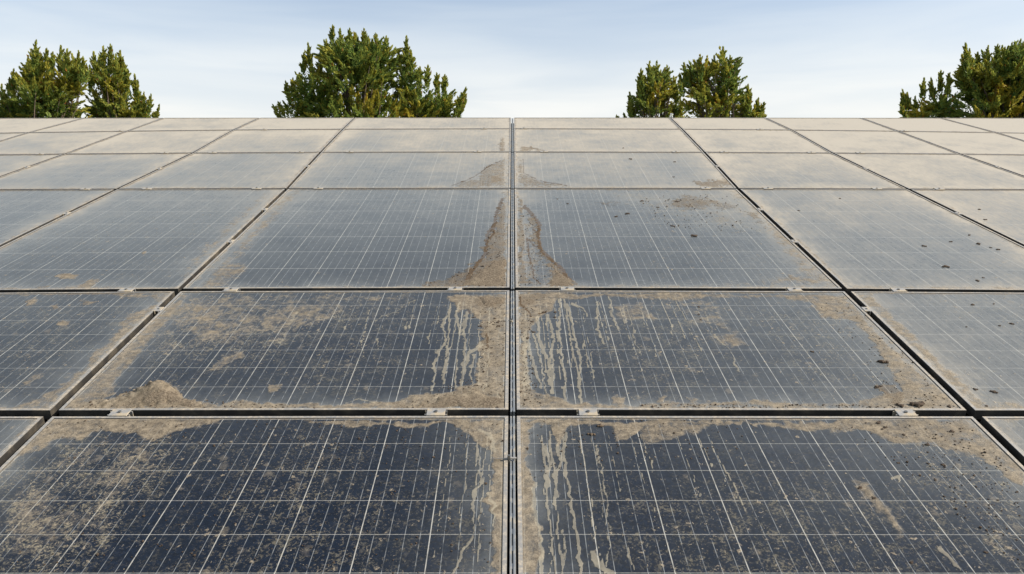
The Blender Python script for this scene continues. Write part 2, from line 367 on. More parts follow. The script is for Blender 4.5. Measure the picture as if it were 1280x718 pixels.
# ------------------------------------------------------------------ the array grid (photo pixels, folded left/right)
ROWY = [(852, 0), (516, 1), (361.3, 3), (235.5, 1.6), (189.8, 3.6), (160.8, 5.5), (147.2, 0.6)]     # line 0 is below the frame
OFF = {0: [0] * 7,
       1: [924, 577, 417, 282, 240, 212, 197],
       2: [1677, 1045, 758, 495, 400, 349, 316],
       3: [2250, 1400, 1008, 688, 560, 482, 436],
       4: [2800, 1740, 1250, 850, 700, 605, 536],
       5: [3350, 2090, 1500, 1020, 845, 728, 640]}
def node(k, r):
    s = -1 if k < 0 else 1; x = 640.6 + s * OFF[abs(k)][r]; y0, b = ROWY[r]
    y = y0 + b * min(((x - 640) / 640) ** 2, 1.3)
    return np.array(pix2plane(x, y))
GY = [.04, .042, .036, .020, .013, .009, 0.0]; GX = [.032, .030, .024, .018, .013, .011]; GC = 0.030

def lerp(a, b, t): return a + (b - a) * t
def panel_quad(ci, r):
    """ci: -5..-1, 1..5 (column left / right of the centre); corner order: near-left, near-right, far-right, far-left"""
    kl, kr = (ci - 1, ci) if ci > 0 else (ci, ci + 1)
    a, b, c, d = node(kl, r), node(kr, r), node(kr, r + 1), node(kl, r + 1)
    gx = GX[r]; gl = (GC if kl == 0 else gx) / 2; grr = (GC if kr == 0 else gx) / 2
    return inset([a, b, c, d], [GY[r] / 2, grr, GY[r + 1] / 2, gl])
def inset(P, w):
    """move each edge i (P[i]->P[i+1]) inwards by w[i]"""
    n = len(P); L = []
    for i in range(n):
        p, q = P[i], P[(i + 1) % n]; d = (q - p) / np.linalg.norm(q - p); nn = np.array([-d[1], d[0]])
        L.append((p + nn * w[i], d))
    out = []
    for i in range(n):
        p, d = L[i - 1]; q, e = L[i]
        t = np.cross(q - p, e) / np.cross(d, e); out.append(p + d * t)
    return out

# ------------------------------------------------------------------ dirt and some sky sheen painted on each pane (a map of what has dried where)
def z1(x, y): return (x / 3.2, y / 3.2 + 500)
def z2(x, y): return (x / 3.2 + 400, y / 3.2 + 500)
def z3(x, y): return (x / 2.667 + 800, y / 2.667 + 500)
def z4(x, y): return (x / 3.2, y / 3.2 + 340)
def z5(x, y): return (x / 3.2 + 400, y / 3.2 + 340)
def z6(x, y): return (x / 2.667 + 800, y / 2.667 + 340)
def z8(x, y): return (x / 2.909 + 420, y / 2.909 + 130)
def Z(f, *pts): return [f(*p) for p in pts]

# (panel, points, softness px, strength, kind)
POLY = [
 # front row left
 ((-1, 0), Z(z1, (140,64),(880,64),(870,95),(790,110),(700,125),(660,150),(600,170),(520,130),(400,120),(330,145),(260,150),(200,180),(130,200),(60,230),(0,290),(0,250),(60,190)), 3.5, 1.0, 'mud'),
 ((-1, 0), Z(z2, (-150,80),(745,80),(745,700),(680,700),(690,620),(680,560),(690,450),(670,380),(685,320),(690,250),(690,200),(640,180),(600,140),(560,105),(500,92),(380,110),(330,100),(250,88),(120,110),(0,90)), 2.8, .95, 'mud'),
 ((-1, 0), Z(z1, (0,300),(200,180),(420,130),(640,160),(760,180),(700,330),(560,420),(460,560),(330,690),(0,700)), 30, .95, 'speck'),
 ((-1, 0), Z(z2, (-120,120),(200,120),(180,260),(60,420),(-60,560),(-160,560)), 20, .55, 'speck'),
 ((-1, 0), Z(z2, (-400,300),(700,120),(740,700),(-1250,700)), 30, .20, 'speck'),
 # front row right
 ((1, 0), Z(z2, (795,80),(1280,80),(1700,78),(1700,92),(1420,96),(1300,105),(1260,150),(1230,170),(1190,170),(1150,100),(1100,100),(1020,100),(985,120),(960,175),(940,190),(925,110),(870,100),(835,130),(830,250),(860,330),(860,450),(880,560),(870,700),(795,700)), 2.6, .95, 'mud'),
 ((1, 0), Z(z2, (1290,80),(1560,85),(1520,130),(1440,150),(1380,170),(1300,180)), 5, .75, 'mud'),
 ((1, 0), Z(z3, (350,66),(1080,66),(1280,215),(1280,300),(1200,240),(1130,200),(1060,170),(960,140),(860,145),(760,110),(640,100),(520,90),(400,80)), 3.5, .9, 'mud'),
 ((1, 0), Z(z3, (850,140),(1060,140),(1280,300),(1280,560),(1180,500),(1060,380),(960,260)), 22, .85, 'speck'),
 ((1, 0), Z(z3, (700,260),(760,270),(830,360),(880,450),(860,460),(800,380),(740,320)), 5, .72, 'mud'),
 ((1, 0), Z(z3, (0,60),(1000,60),(1280,300),(1280,580),(0,580)), 40, .14, 'speck'),
 # second row left
 ((-1, 1), Z(z4, (720,86),(1290,84),(1700,84),(1600,120),(1560,105),(1420,130),(1300,210),(1220,240),(1130,280),(1000,250),(900,270),(800,290),(700,240),(640,250),(580,270),(560,290),(640,190)), 14, .56, 'mud'),
 ((-1, 1), Z(z4, (700,95),(1500,95),(1450,190),(1150,300),(900,400),(760,340),(600,360),(560,290)), 26, .95, 'speck'),
 ((-1, 1), Z(z4, (220,545),(280,510),(430,500),(520,470),(600,445),(650,432),(700,460),(740,500),(820,510),(860,520),(960,505),(1100,520),(1280,525),(1580,520),(1640,490),(1760,480),(1820,450),(1900,440),(2030,440),(2030,545)), 2.5, 1.0, 'mud'),
 ((-1, 1), Z(z4, (725,86),(760,86),(600,280),(520,370),(470,440),(420,500),(260,530),(240,530)), 5, .8, 'mud'),
 ((-1, 1), Z(z4, (880,330),(970,320),(980,340),(880,380),(820,390),(850,360)), 3, .7, 'mud'),
 ((-1, 1), Z(z4, (1080,450),(1140,430),(1130,465),(1085,480)), 2, .8, 'mud'),
 ((-1, 1), Z(z4, (430,460),(490,430),(440,490),(390,505)), 3, .75, 'mud'),
 ((-1, 1), Z(z5, (500,86),(745,86),(745,545),(600,545),(560,500),(640,460),(620,400),(640,320),(625,300),(650,270),(640,200),(600,150),(560,160),(540,130),(520,110)), 3, .96, 'mud'),
 ((-1, 1), Z(z5, (625,95),(740,95),(740,125),(700,140),(650,140),(630,120)), 3, .9, 'brown'),
 ((-1, 1), Z(z5, (655,245),(680,238),(680,270),(665,290)), 2, .8, 'brown'),
 ((-1, 1), Z(z5, (300,535),(520,520),(640,515),(740,530),(740,545),(300,545)), 3, .75, 'brown'),
 # second row right
 ((1, 1), Z(z5, (795,86),(1500,84),(1500,92),(1280,100),(1150,96),(1010,105),(950,100),(930,150),(905,165),(880,180),(850,230),(835,260),(830,330),(830,400),(850,470),(900,480),(960,490),(1010,525),(1280,535),(1280,545),(795,545)), 2.8, .95, 'mud'),
 ((1, 1), Z(z5, (800,92),(905,92),(870,110),(820,150),(800,160)), 3, .85, 'brown'),
 ((1, 1), Z(z5, (1160,130),(1290,110),(1360,200),(1270,190),(1190,190)), 4, .6, 'mud'),
 ((1, 1), Z(z5, (1170,490),(1220,500),(1230,535),(1180,530)), 3, .8, 'mud'),
 ((1, 1), Z(z6, (0,72),(680,72),(760,170),(830,240),(920,320),(1000,390),(1090,452),(0,452),(0,442),(400,425),(700,440),(780,405),(880,405),(830,330),(790,250),(740,190),(690,160),(610,150),(560,100),(450,82),(200,88),(130,95),(0,82)), 4, .9, 'mud'),
 ((1, 1), Z(z6, (130,90),(250,90),(300,180),(400,250),(300,260),(230,210),(180,170)), 12, .58, 'mud'),
 ((1, 1), Z(z6, (300,90),(600,90),(780,250),(900,400),(600,440),(450,300)), 30, .45, 'speck'),
 ((1, 1), Z(z6, (50,415),(90,415),(85,442),(60,440)), 3, .85, 'mud'),
 ((1, 1), Z(z6, (160,405),(200,420),(210,440),(180,440)), 3, .75, 'mud'),
 ((1, 1), Z(z6, (790,380),(850,375),(880,420),(860,440),(820,410)), 3, .8, 'brown'),
 # third row
 ((-1, 2), Z(z8, (618,325),(618,668),(250,668),(380,640),(470,610),(520,575),(545,530),(550,480),(575,440),(580,400),(600,350)), 4, .66, 'brown'),
 ((-1, 2), Z(z8, (618,600),(618,655),(500,655),(520,610),(570,595)), 3, .9, 'mud'),
 ((-1, 2), [(250,360),(360,238),(378,238),(330,290),(275,350),(330,358),(640,358),(640,361),(250,361)], 7, .62, 'mud'),
 ((-1, 2), [(262,340),(285,325),(312,332),(298,348),(272,354)], 5, .72, 'mud'),
 ((1, 2), Z(z8, (655,325),(680,330),(690,375),(715,400),(735,440),(740,500),(760,545),(800,590),(850,640),(880,655),(1000,662),(1000,668),(655,668)), 4, .48, 'mud'),
 ((1, 2), Z(z8, (658,330),(682,350),(680,420),(690,500),(680,560),(690,610),(720,655),(658,655)), 3, .62, 'brown'),
 ((1, 2), Z(z8, (688,372),(722,402),(746,446),(742,500),(765,545),(790,560),(750,560),(728,530),(720,500),(726,450),(704,415)), 2.4, .62, 'brown'),
 ((1, 2), Z(z8, (745,540),(775,550),(850,635),(880,655),(810,658),(790,600)), 2.2, .85, 'brown'),
 ((1, 2), [(915,238),(928,238),(990,290),(1045,352),(1040,358),(880,358),(1000,342),(972,300),(940,265)], 8, .66, 'mud'),
 ((1, 2), [(835,246),(862,243),(888,247),(905,252),(880,262),(858,264),(840,258)], 5, .56, 'brown'), ((1, 2), [(888,250),(925,255),(918,264),(895,262)], 4, .48, 'brown'),
 ((1, 2), [(745,250),(775,247),(778,256),(750,258)], 4, .45, 'brown'), ((1, 2), [(780,240),(930,240),(960,290),(820,280)], 14, .9, 'speck'),
 ((1, 2), [(930,262),(950,268),(960,285),(940,280)], 5, .6, 'brown'),
 # fourth row
 ((-1, 3), Z(z8, (618,190),(618,302),(350,302),(430,290),(500,270),(520,250),(560,225)), 3, .52, 'brown'),
 ((-1, 3), Z(z8, (560,262),(600,255),(610,285),(560,290)), 2, .8, 'mud'),
 ((1, 3), Z(z8, (660,190),(680,200),(685,250),(740,275),(850,298),(850,302),(660,302)), 3, .52, 'brown'),
 ((1, 3), [(870,226),(915,224),(920,233),(865,233)], 2, .75, 'brown'),
 ((1, 4), Z(z8, (665,150),(720,155),(760,168),(740,174),(665,174)), 1.8, .7, 'brown'),
 ((-1, 4), Z(z8, (595,120),(615,120),(615,172),(595,172)), 2.5, .6, 'brown'),
 ((2, 4), [(1000,160),(1110,160),(1120,172),(1010,176)], 8, .42, 'brown'), ((2, 5), [(1010,150),(1062,150),(1080,160),(1020,160)], 6, .42, 'brown'), ((3, 5), [(1090,150),(1130,150),(1140,158),(1110,160)], 6, .45, 'brown'),
 ((-2, 4), [(180,168),(290,166),(270,178),(190,180)], 8, .40, 'brown'), ((-2, 5), [(220,150),(290,150),(270,160),(210,160)], 6, .36, 'brown'),
 # outer panes
 ((-2, 1), Z(z4, (470,90),(690,86),(640,140),(560,200),(480,280),(420,330),(340,400),(180,540),(60,545),(180,480),(300,400),(400,300),(520,170),(640,110),(480,105)), 4, .75, 'mud'),
 ((-2, 1), Z(z4, (90,110),(145,105),(140,130),(100,135)), 2, .9, 'mud'),
 ((-2, 1), Z(z4, (205,135),(235,130),(240,155),(215,155)), 2, .85, 'mud'),
 ((-2, 1), Z(z4, (230,200),(290,195),(280,215),(240,220)), 2.5, .8, 'mud'),
 ((-2, 1), Z(z4, (320,110),(390,108),(380,122),(330,126)), 2, .8, 'mud'),
 ((-2, 1), Z(z4, (90,440),(180,400),(180,420),(110,460)), 3, .65, 'mud'),
 ((-2, 1), [(0,366),(200,366),(120,430),(0,510)], 30, .45, 'speck'),
 ((-2, 2), [(70,345),(85,340),(100,343),(95,348),(78,349)], 1.6, 1, 'mud'),
 ((-2, 2), [(95,358),(115,348),(130,346),(118,356),(110,360)], 2, .85, 'mud'),
 ((-2, 2), [(45,360),(60,355),(62,358)], 1.5, .9, 'mud'),
 ((-2, 2), [(175,315),(182,312),(184,316),(178,318)], 1.2, .9, 'mud'),
 ((-2, 2), [(225,355),(260,318),(345,238),(330,240),(280,285),(240,320),(220,350)], 7, .6, 'mud'),
 ((-2, 2), [(0,300),(300,238),(220,360),(0,360)], 30, .25, 'speck'),
 ((2, 1), [(1065,366),(1090,366),(1130,405),(1190,460),(1240,508),(1222,508),(1150,440)], 5, .80, 'mud'),
 ((2, 1), [(1180,505),(1280,500),(1280,514),(1200,514)], 4, .7, 'mud'),
 ((2, 2), [(945,262),(955,262),(1010,305),(1062,357),(1050,358)], 4, .75, 'mud'),
]
STREAK = [  # panel, points, half width px, strength
 ((-1, 1), Z(z5, (520,150),(490,210),(500,270),(470,330),(455,400),(450,470)), 2.4, .8),
 ((-1, 1), Z(z5, (555,130),(540,210),(515,330),(505,400)), 1.8, .72),
 ((-1, 1), Z(z5, (590,160),(575,230),(580,330),(560,440)), 2.6, .8),
 ((-1, 1), Z(z5, (650,290),(600,320),(580,380),(560,450)), 2.6, .85),
 ((-1, 1), Z(z5, (560,120),(545,170),(560,250)), 2.4, .75),
 ((-1, 1), Z(z5, (620,330),(600,400),(610,470)), 2.4, .75),
 ((-1, 1), Z(z4, (1190,160),(1150,230),(1120,280)), 3.0, .5),
 ((-1, 1), Z(z5, (380,110),(340,125),(300,160),(250,172),(220,200)), 2.0, .5),
 ((-1, 1), Z(z5, (90,525),(150,505),(220,520)), 1.6, .6),
 ((1, 1), Z(z5, (870,180),(875,260),(905,340),(915,420),(930,480)), 3.0, .9),
 ((1, 1), Z(z5, (910,170),(935,260),(925,330),(930,400),(925,480)), 2.6, .85),
 ((1, 1), Z(z5, (960,110),(955,220),(965,320),(975,420),(985,510)), 2.4, .9),
 ((1, 1), Z(z5, (990,130),(1010,210),(1015,270),(1040,330),(1035,420),(1045,520)), 2.4, .9),
 ((1, 1), Z(z5, (1010,125),(1050,145),(1065,175)), 2.0, .85),
 ((1, 1), Z(z5, (1105,120),(1110,200),(1120,250),(1132,285)), 2.2, .85),
 ((1, 1), Z(z5, (1155,110),(1170,170),(1190,230)), 2.0, .8),
 ((1, 1), Z(z5, (1210,130),(1215,170),(1225,200)), 2.2, .7),
 ((1, 1), Z(z5, (1245,230),(1265,290),(1285,330)), 2.0, .6),
 ((1, 1), Z(z5, (830,260),(850,370),(880,460)), 3.2, .85),
 ((1, 1), Z(z5, (815,250),(820,370),(835,460)), 3.5, .85),
 ((1, 1), Z(z5, (850,240),(870,300),(890,420),(900,480)), 2.0, .8),
 ((1, 1), Z(z5, (1060,330),(1085,420),(1100,510)), 1.3, .5),
 ((1, 1), Z(z5, (1110,310),(1130,400),(1150,500)), 1.2, .5),
 ((1, 1), Z(z6, (215,130),(240,200),(300,260),(330,330)), 2.5, .55),
 ((-1, 0), Z(z2, (640,290),(620,400),(600,550),(560,620),(530,700)), 3.2, .72),
 ((-1, 0), Z(z2, (670,370),(700,410),(690,500)), 2.0, .95),
 ((-1, 0), Z(z2, (625,180),(640,230),(635,300)), 2.6, .6),
 ((-1, 0), Z(z2, (640,120),(685,140),(700,200)), 3.2, .8),
 ((1, 0), Z(z2, (900,180),(915,260),(910,340)), 4.0, .8),
 ((1, 0), Z(z2, (950,170),(960,240),(940,320),(950,380)), 3.4, .8),
 ((1, 0), Z(z2, (985,130),(975,220),(990,330),(1000,420),(1030,560),(1050,700)), 3.0, .85),
 ((1, 0), Z(z2, (860,330),(855,440),(880,560),(885,700)), 3.5, .85),
 ((1, 0), Z(z2, (965,520),(975,600),(970,700)), 3.0, .7),
 ((1, 0), Z(z2, (1105,180),(1130,290),(1150,420),(1160,560),(1140,680)), 2.4, .6),
 ((1, 0), Z(z2, (910,570),(920,620),(915,700)), 1.8, .7),
 ((1, 0), Z(z2, (1230,590),(1245,640),(1260,690)), 2.0, .75),
 ((1, 0), Z(z2, (1090,610),(1130,670),(1170,690)), 5.0, .7),
 ((1, 0), Z(z3, (840,260),(870,250),(860,270)), 2.0, .8),
 ((1, 0), Z(z3, (1000,490),(1040,530),(1060,560)), 3.5, .75),
]
CRACK = [
 ((-1, 2), Z(z8, (605,345),(580,400),(578,440),(550,470),(545,540),(500,600),(480,640)), 1.8, 1.1),
 ((-1, 2), Z(z8, (560,490),(575,470),(570,440)), 1.2, .8),
 ((-1, 2), Z(z8, (470,640),(490,600),(480,660)), 1.0, .8),
 ((-1, 2), Z(z8, (520,640),(545,625),(560,640)), 1.0, .7),
 ((1, 2), Z(z8, (685,370),(715,400),(740,440),(735,480),(745,530),(780,560),(820,600),(850,640)), 1.8, 1.1),
 ((1, 2), Z(z8, (710,450),(735,470)), 1.0, .8),
 ((1, 2), Z(z8, (695,490),(700,540),(715,600),(720,630),(740,650)), 1.1, .85),
 ((1, 2), Z(z8, (700,490),(720,515),(740,520)), 1.1, .8),
 ((1, 1), Z(z5, (800,100),(805,130),(830,150),(845,175)), 1.1, .85),
 ((1, 1), Z(z5, (880,165),(905,155)), 1.1, .8),
 ((-1, 3), Z(z8, (600,205),(560,225),(515,255),(470,280),(420,295)), 0.8, .6),
 ((1, 3), Z(z8, (680,200),(683,250),(740,278),(850,298)), 0.8, .6),
 ((-1, 1), Z(z5, (590,150),(598,165)), 1.1, .85),
 ((-1, 1), Z(z5, (668,250),(672,300)), 1.5, .7),
 ((-1, 0), Z(z2, (690,232),(740,234)), 0.8, .5),
]

RUNS = {}
def add_runs(key, x0, x1, ytop, y0, y1, n, seed, pull, hw=(.7, 1.7)):
    """thin meandering drip marks from the upper edge of a pane down towards the camera"""
    rg = random.Random(seed); L = RUNS.setdefault(key, [])
    for i in range(n):
        x = x0 + (x1 - x0) * (i + rg.random()) / n; y = ytop + rg.random() * 14; e = rg.uniform(y0, y1); P = [(x, y)]; dr = pull * (x - 640) / 200
        while y < e:
            st = rg.uniform(8, 18); y += st; x += dr * st * .16 + rg.uniform(-2.0, 2.0); P.append((x, y))
            if rg.random() < .22: x2 = x + rg.uniform(-4, 4); L.append((None, [(x, y), (x2, y + rg.uniform(6, 20))], rg.uniform(*hw) * .8, .8))
        L.append((None, P, rg.uniform(*hw), rg.uniform(.45, 1.0)))
        L.append((None, [(P[-1][0], P[-1][1] - 2), P[-1]], 2.0, .9))
add_runs((1, 1), 655, 735, 372, 440, 508, 8, 1, 3.2); add_runs((1, 1), 735, 850, 370, 390, 450, 10, 2, 3.0, (.6, 1.2))
add_runs((-1, 1), 548, 628, 372, 420, 500, 10, 3, 2.2); add_runs((-1, 1), 440, 548, 372, 385, 430, 6, 4, 2.2, (.5, 1.1))
add_runs((1, 0), 668, 740, 534, 600, 780, 5, 5, 2.4, (.8, 2.0)); add_runs((1, 0), 740, 900, 532, 560, 640, 6, 6, 2.6, (.6, 1.2))
add_runs((-1, 0), 560, 625, 534, 570, 740, 5, 7, 2.0, (.8, 2.0))
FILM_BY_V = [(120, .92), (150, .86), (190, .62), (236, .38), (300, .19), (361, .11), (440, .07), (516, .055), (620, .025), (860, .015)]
def dirt_sheen_fields(ci, r, X, Y, u, v, quad):
    px, py = plane2pix(X, Y)
    n0 = fbm(X, Y, 2.2, 4, 5); n1 = fbm(X, Y, 9, 4, 11); n2 = fbm(X, Y, 40, 3, 23); n3 = fbm(X, Y, 80, 2, 31)
    # wobble the outlines so that nothing is straight
    m = np.array([mpp(640, a) for a in (160, 260, 400, 600)]).mean()
    s = np.clip((py + 41) / 560, 0.25, 1.6)
    wx = px + ((n1 - .5) * 16 + (n2 - .5) * 9) * s; wy = py + ((fbm(X, Y, 9, 4, 71) - .5) * 14 + (fbm(X, Y, 40, 3, 83) - .5) * 7) * s * s * .8
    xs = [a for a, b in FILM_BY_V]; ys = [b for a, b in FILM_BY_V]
    film_sheen = np.interp(py, xs, ys)
    if abs(ci) >= 2: film_sheen = film_sheen * 1.04 + .02
    film_sheen = film_sheen + .27 * sstep(680, 1330, px) * sstep(760, 420, py) + (.02 if ci > 0 else 0)  # extra pale tone towards the right: sky sheen painted as dust
    film_sheen = film_sheen * (0.72 + 0.56 * n0)
    runv = np.zeros_like(X); mud = np.zeros_like(X); brown = np.zeros_like(X); crack = np.zeros_like(X); speck = 0.07 + 0.42 * sstep(.42, .75, fbm(X, Y, 1.6, 3, 91))
    if r >= 2: speck *= 0.45 if r == 2 else .2
    for p, P, soft, st, kind in POLY:
        if p != (ci, r): continue
        sdv = sd_poly(wx, wy, P)
        rag = (n2 - .5) * soft * .9 if kind != 'brown' else ((n1 - .5) * 16 + (n2 - .5) * 14 + (n3 - .5) * 8) * s
        val = st * sstep(-soft, soft, sdv + rag)
        if kind == 'mud': mud = np.maximum(mud, val * (0.80 + 0.40 * n1) if soft < 8 else val * (0.45 + 1.0 * n1))
        elif kind == 'brown': brown = np.maximum(brown, val)
        else: speck = np.maximum(speck, val * (0.3 + 1.3 * n1))
    for p, P, hw, st in STREAK:
        if p != (ci, r): continue
        dd = d_line(px + (n2 - .5) * 7 * s + (n1 - .5) * 6 * s, py, P); hw_ = hw * (0.35 + 0.9 * n2 + .4 * n1) * .72
        runv = np.maximum(runv, st * (.75 + .4 * n1) * (1 - sstep(hw_ * .3, hw_ * 1.7, dd)))
    for p, P, hw, st in RUNS.get((ci, r), []):
        dd = d_line(px + (n2 - .5) * 3 * s, py, P); t_ = hw * (.45 + .6 * n2)
        runv = np.maximum(runv, st * (1 - sstep(t_ * .35, t_ * 1.35, dd)))
    for p, P, hw, st in CRACK:
        if p != (ci, r): continue
        dd = d_line(px + (n2 - .5) * 6 * s, py + (n1 - .5) * 4 * s, P); hw_ = hw * (0.3 + 1.4 * n3)
        crack = np.maximum(crack, st * (1 - sstep(hw_ * .5, hw_ * 1.6, dd)))
    # dust that collects along the lower and side frames
    W = np.linalg.norm(quad[1] - quad[0]); Dp = np.linalg.norm(quad[3] - quad[0])
    d_low = v * Dp; d_top = (1 - v) * Dp; d_side = np.minimum(u, 1 - u) * W
    e = np.maximum.reduce([np.exp(-d_low / (.014 + .04 * n0)), .85 * np.exp(-d_top / (.008 + .022 * n1)), .85 * np.exp(-d_side / (.010 + .035 * n0))])
    mud = np.maximum(mud, e * (0.45 + .75 * n1))
    film_sheen = film_sheen + .45 * np.maximum(np.exp(-d_low / .07), np.exp(-d_side / .09)) * (n1 + .2)
    return film_sheen, mud, brown, crack, speck, runv

def glass_mesh(name, ci, r, quad, origin, parent, ncols):
    near = abs(ci) == 1
    step = {0: .0048, 1: .0055, 2: .008, 3: .012, 4: .02, 5: .03}[r] if near else {0: .012, 1: .008, 2: .012}.get(r, .03)
    a, b, c, d = quad
    W = np.linalg.norm(b - a); H = np.linalg.norm(d - a)
    nx = int(W / step) + 2; ny = int(H / (step * (1.0 if r < 2 else 1.5))) + 2
    U, V = np.meshgrid(np.linspace(0, 1, nx), np.linspace(0, 1, ny))
    X = (a[0] * (1 - U) + b[0] * U) * (1 - V) + (d[0] * (1 - U) + c[0] * U) * V
    Y = (a[1] * (1 - U) + b[1] * U) * (1 - V) + (d[1] * (1 - U) + c[1] * U) * V
    co = np.stack([X - origin[0], Y - origin[1], np.full_like(X, -0.003)], -1).reshape(-1, 3)
    idx = np.arange(nx * ny).reshape(ny, nx)
    F = np.stack([idx[:-1, :-1], idx[:-1, 1:], idx[1:, 1:], idx[1:, :-1]], -1).reshape(-1, 4)
    me = bpy.data.meshes.new(name)
    me.vertices.add(len(co)); me.vertices.foreach_set('co', co.ravel())
    me.loops.add(F.size); me.loops.foreach_set('vertex_index', F.ravel())
    me.polygons.add(len(F)); me.polygons.foreach_set('loop_start', np.arange(0, F.size, 4)); 
    me.update(calc_edges=True)
    mgx = .006 / W; mgy = .006 / H
    cu = ((U - mgx) / (1 - 2 * mgx) * ncols).ravel(); cv = ((V - mgy) / (1 - 2 * mgy) * 7).ravel()
    li = F.ravel()
    uvc = me.uv_layers.new(name='cells'); uvc.data.foreach_set('uv', np.stack([cu[li], cv[li]], -1).ravel())
    uvp = me.uv_layers.new(name='plane'); uvp.data.foreach_set('uv', np.stack([X.ravel()[li], Y.ravel()[li]], -1).ravel())
    film_sheen, mud, brown, crack, speck, runv = dirt_sheen_fields(ci, r, X, Y, U, V, quad)
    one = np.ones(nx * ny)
    A = me.attributes.new('dirt_sheen_a', 'FLOAT_COLOR', 'POINT'); A.data.foreach_set('color', np.stack([film_sheen.ravel(), mud.ravel(), brown.ravel(), one], -1).ravel())
    B = me.attributes.new('dirt_b', 'FLOAT_COLOR', 'POINT'); B.data.foreach_set('color', np.stack([crack.ravel(), speck.ravel(), runv.ravel(), one], -1).ravel())
    K = me.attributes.new('cols', 'FLOAT', 'POINT'); K.data.foreach_set('value', np.full(nx * ny, float(ncols)))
    me.materials.append(M['glass'])
    o = bpy.data.objects.new(name, me); C.objects.link(o); o.parent = parent
    return o

def frame_mesh(quad, origin, parent, lip=.0135, hgt=.038):
    P0 = [np.array(p) - origin for p in quad]; P1 = inset(P0, [lip] * 4)
    b = .0012; Pb = inset(P0, [b] * 4); Pc = inset(P0, [lip - b] * 4)
    rings = [(P0, -hgt), (P0, -b), (Pb, 0), (Pc, 0), (P1, -b), (P1, -.0036)]
    V = []; F = []
    for ring, z in rings:
        for p in ring: V.append((p[0], p[1], z))
    for k in range(len(rings) - 1):
        for i in range(4):
            j = (i + 1) % 4; F.append((4 * k + i, 4 * k + j, 4 * k + 4 + j, 4 * k + 4 + i))
    # lower return flange
    P2 = inset(P0, [.025] * 4); n0 = len(V)
    for p in P2: V.append((p[0], p[1], -hgt))
    for i in range(4):
        j = (i + 1) % 4; F.append((j, i, n0 + i, n0 + j))
    return mesh('frame', V, F, M['frame'], parent), P1

ROWN = ['front row', 'second row', 'third row', 'fourth row', 'fifth row', 'top row']
COLN = {1: 'just {s} of the rail', 2: 'second {s} of the rail', 3: 'third {s} of the rail', 4: 'fourth {s} of the rail', 5: 'fifth {s} of the rail'}
LOOK = {(-1, 0): 'dark panel with tan mud splashes', (1, 0): 'dark panel with edge mud runs',
        (-1, 1): 'panel with a corner soil heap', (1, 1): 'panel with long pale drip marks',
        (-1, 2): 'panel with a brown soil wedge', (1, 2): 'panel with cracked mud'}
VIS = {0: (-2, 2), 1: (-2, 2), 2: (-3, 3), 3: (-4, 4), 4: (-5, 5), 5: (-5, 5)}
for r in range(6):
    for ci in [c for c in range(VIS[r][0], VIS[r][1] + 1) if c != 0]:
        q = panel_quad(ci, r); o2 = sum(q) / 4
        root = empty('solar_panel', world(o2[0], o2[1], 0), (TILT, 0, 0))
        side = 'left' if ci < 0 else 'right'
        look = LOOK.get((ci, r), 'dusty solar panel' if r < 3 else 'pale dust-covered solar panel')
        tag(root, ('%s in the %s, %s' % (look, ROWN[r], COLN[abs(ci)].format(s=side))).replace('in the front row, just', 'in the front row, just'), 'solar panel', 'solar panels of the tilted array')
        fr, inner = frame_mesh(q, o2, root)
        gq = inset(q, [.013] * 4)
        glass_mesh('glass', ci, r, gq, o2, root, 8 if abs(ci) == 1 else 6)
        bq = [np.array(p) - o2 for p in inset(q, [.0125] * 4)]
        mesh('backsheet', [(p[0], p[1], -.009) for p in bq], [(3, 2, 1, 0)], M['back'], root)

# ------------------------------------------------------------------ centre rail, one length per row of panels
for r in range(6):
    n0, n1 = node(0, r), node(0, r + 1); L = n1[1] - n0[1] - (.030 if r < 5 else .012); cx = n0[0]; cy = (n0[1] + n1[1]) / 2 - (0 if r < 5 else .006)
    root = empty('mounting_rail', world(cx, cy, 0), (TILT, 0, 0))
    tag(root, 'slotted grey metal rail running up between the two middle panels of the %s' % ROWN[r], 'rail', 'lengths of the slotted centre rail')
    m = MB()
    m.box(-.0080, -.0022, -L / 2, L / 2, -.030, -.005, .001); m.box(.0022, .0095, -L / 2, L / 2, -.030, -.004, .001)
    m.build('channel', M['rail'], root)
    m = MB(); m.box(-.0022, .0022, -L / 2, L / 2, -.034, -.022); m.build('channel_floor', M['dark'], root)
    m = MB(); m.box(-.0020, .0020, -L / 2, L / 2, -.021, -.0068); m.build('slotted_strip', M['strip'], root)

# ------------------------------------------------------------------ clamps
def make_clamp():
    root = empty('panel_clamp', (0, 0, 0))
    m = MB(); m.box(-.033, .033, -.0225, .0225, .0005, .0040, .001)
    m.build('clamp_plate', M['clamp'], root)
    m = MB(); m.box(-.040, .040, -.014, -.010, -.036, .0006); m.box(-.040, .040, .010, .0135, -.036, .0006)
    m.build('clamp_web', M['clamp'], root)
    m = MB(); m.cyl(0, 0, .0045, .0085, .0065, 6); m.cyl(0, 0, -.034, .0046, .004, 8)
    m.build('bolt', M['bolt'], root)
    return root
proto = [None]
def copy_tree(o):
    c = o.copy(); C.objects.link(c)
    for ch in o.children:
        d = ch.copy(); C.objects.link(d); d.parent = c
    return c
def place_clamp(x, y, label, ang=0.0, sc=1.0):
    if proto[0] is None: o = proto[0] = make_clamp()
    else: o = copy_tree(proto[0])
    X, Y = pix2plane(x, y)
    o.location = world(X, Y, 0); o.rotation_mode = 'QUATERNION'
    o.rotation_quaternion = Matrix.Rotation(TILT, 3, 'X').to_quaternion() @ Matrix.Rotation(ang, 3, 'Z').to_quaternion()
    o.scale = (sc, sc, sc)
    tag(o, label, 'clamp', 'metal clamps bridging the gaps between panels')
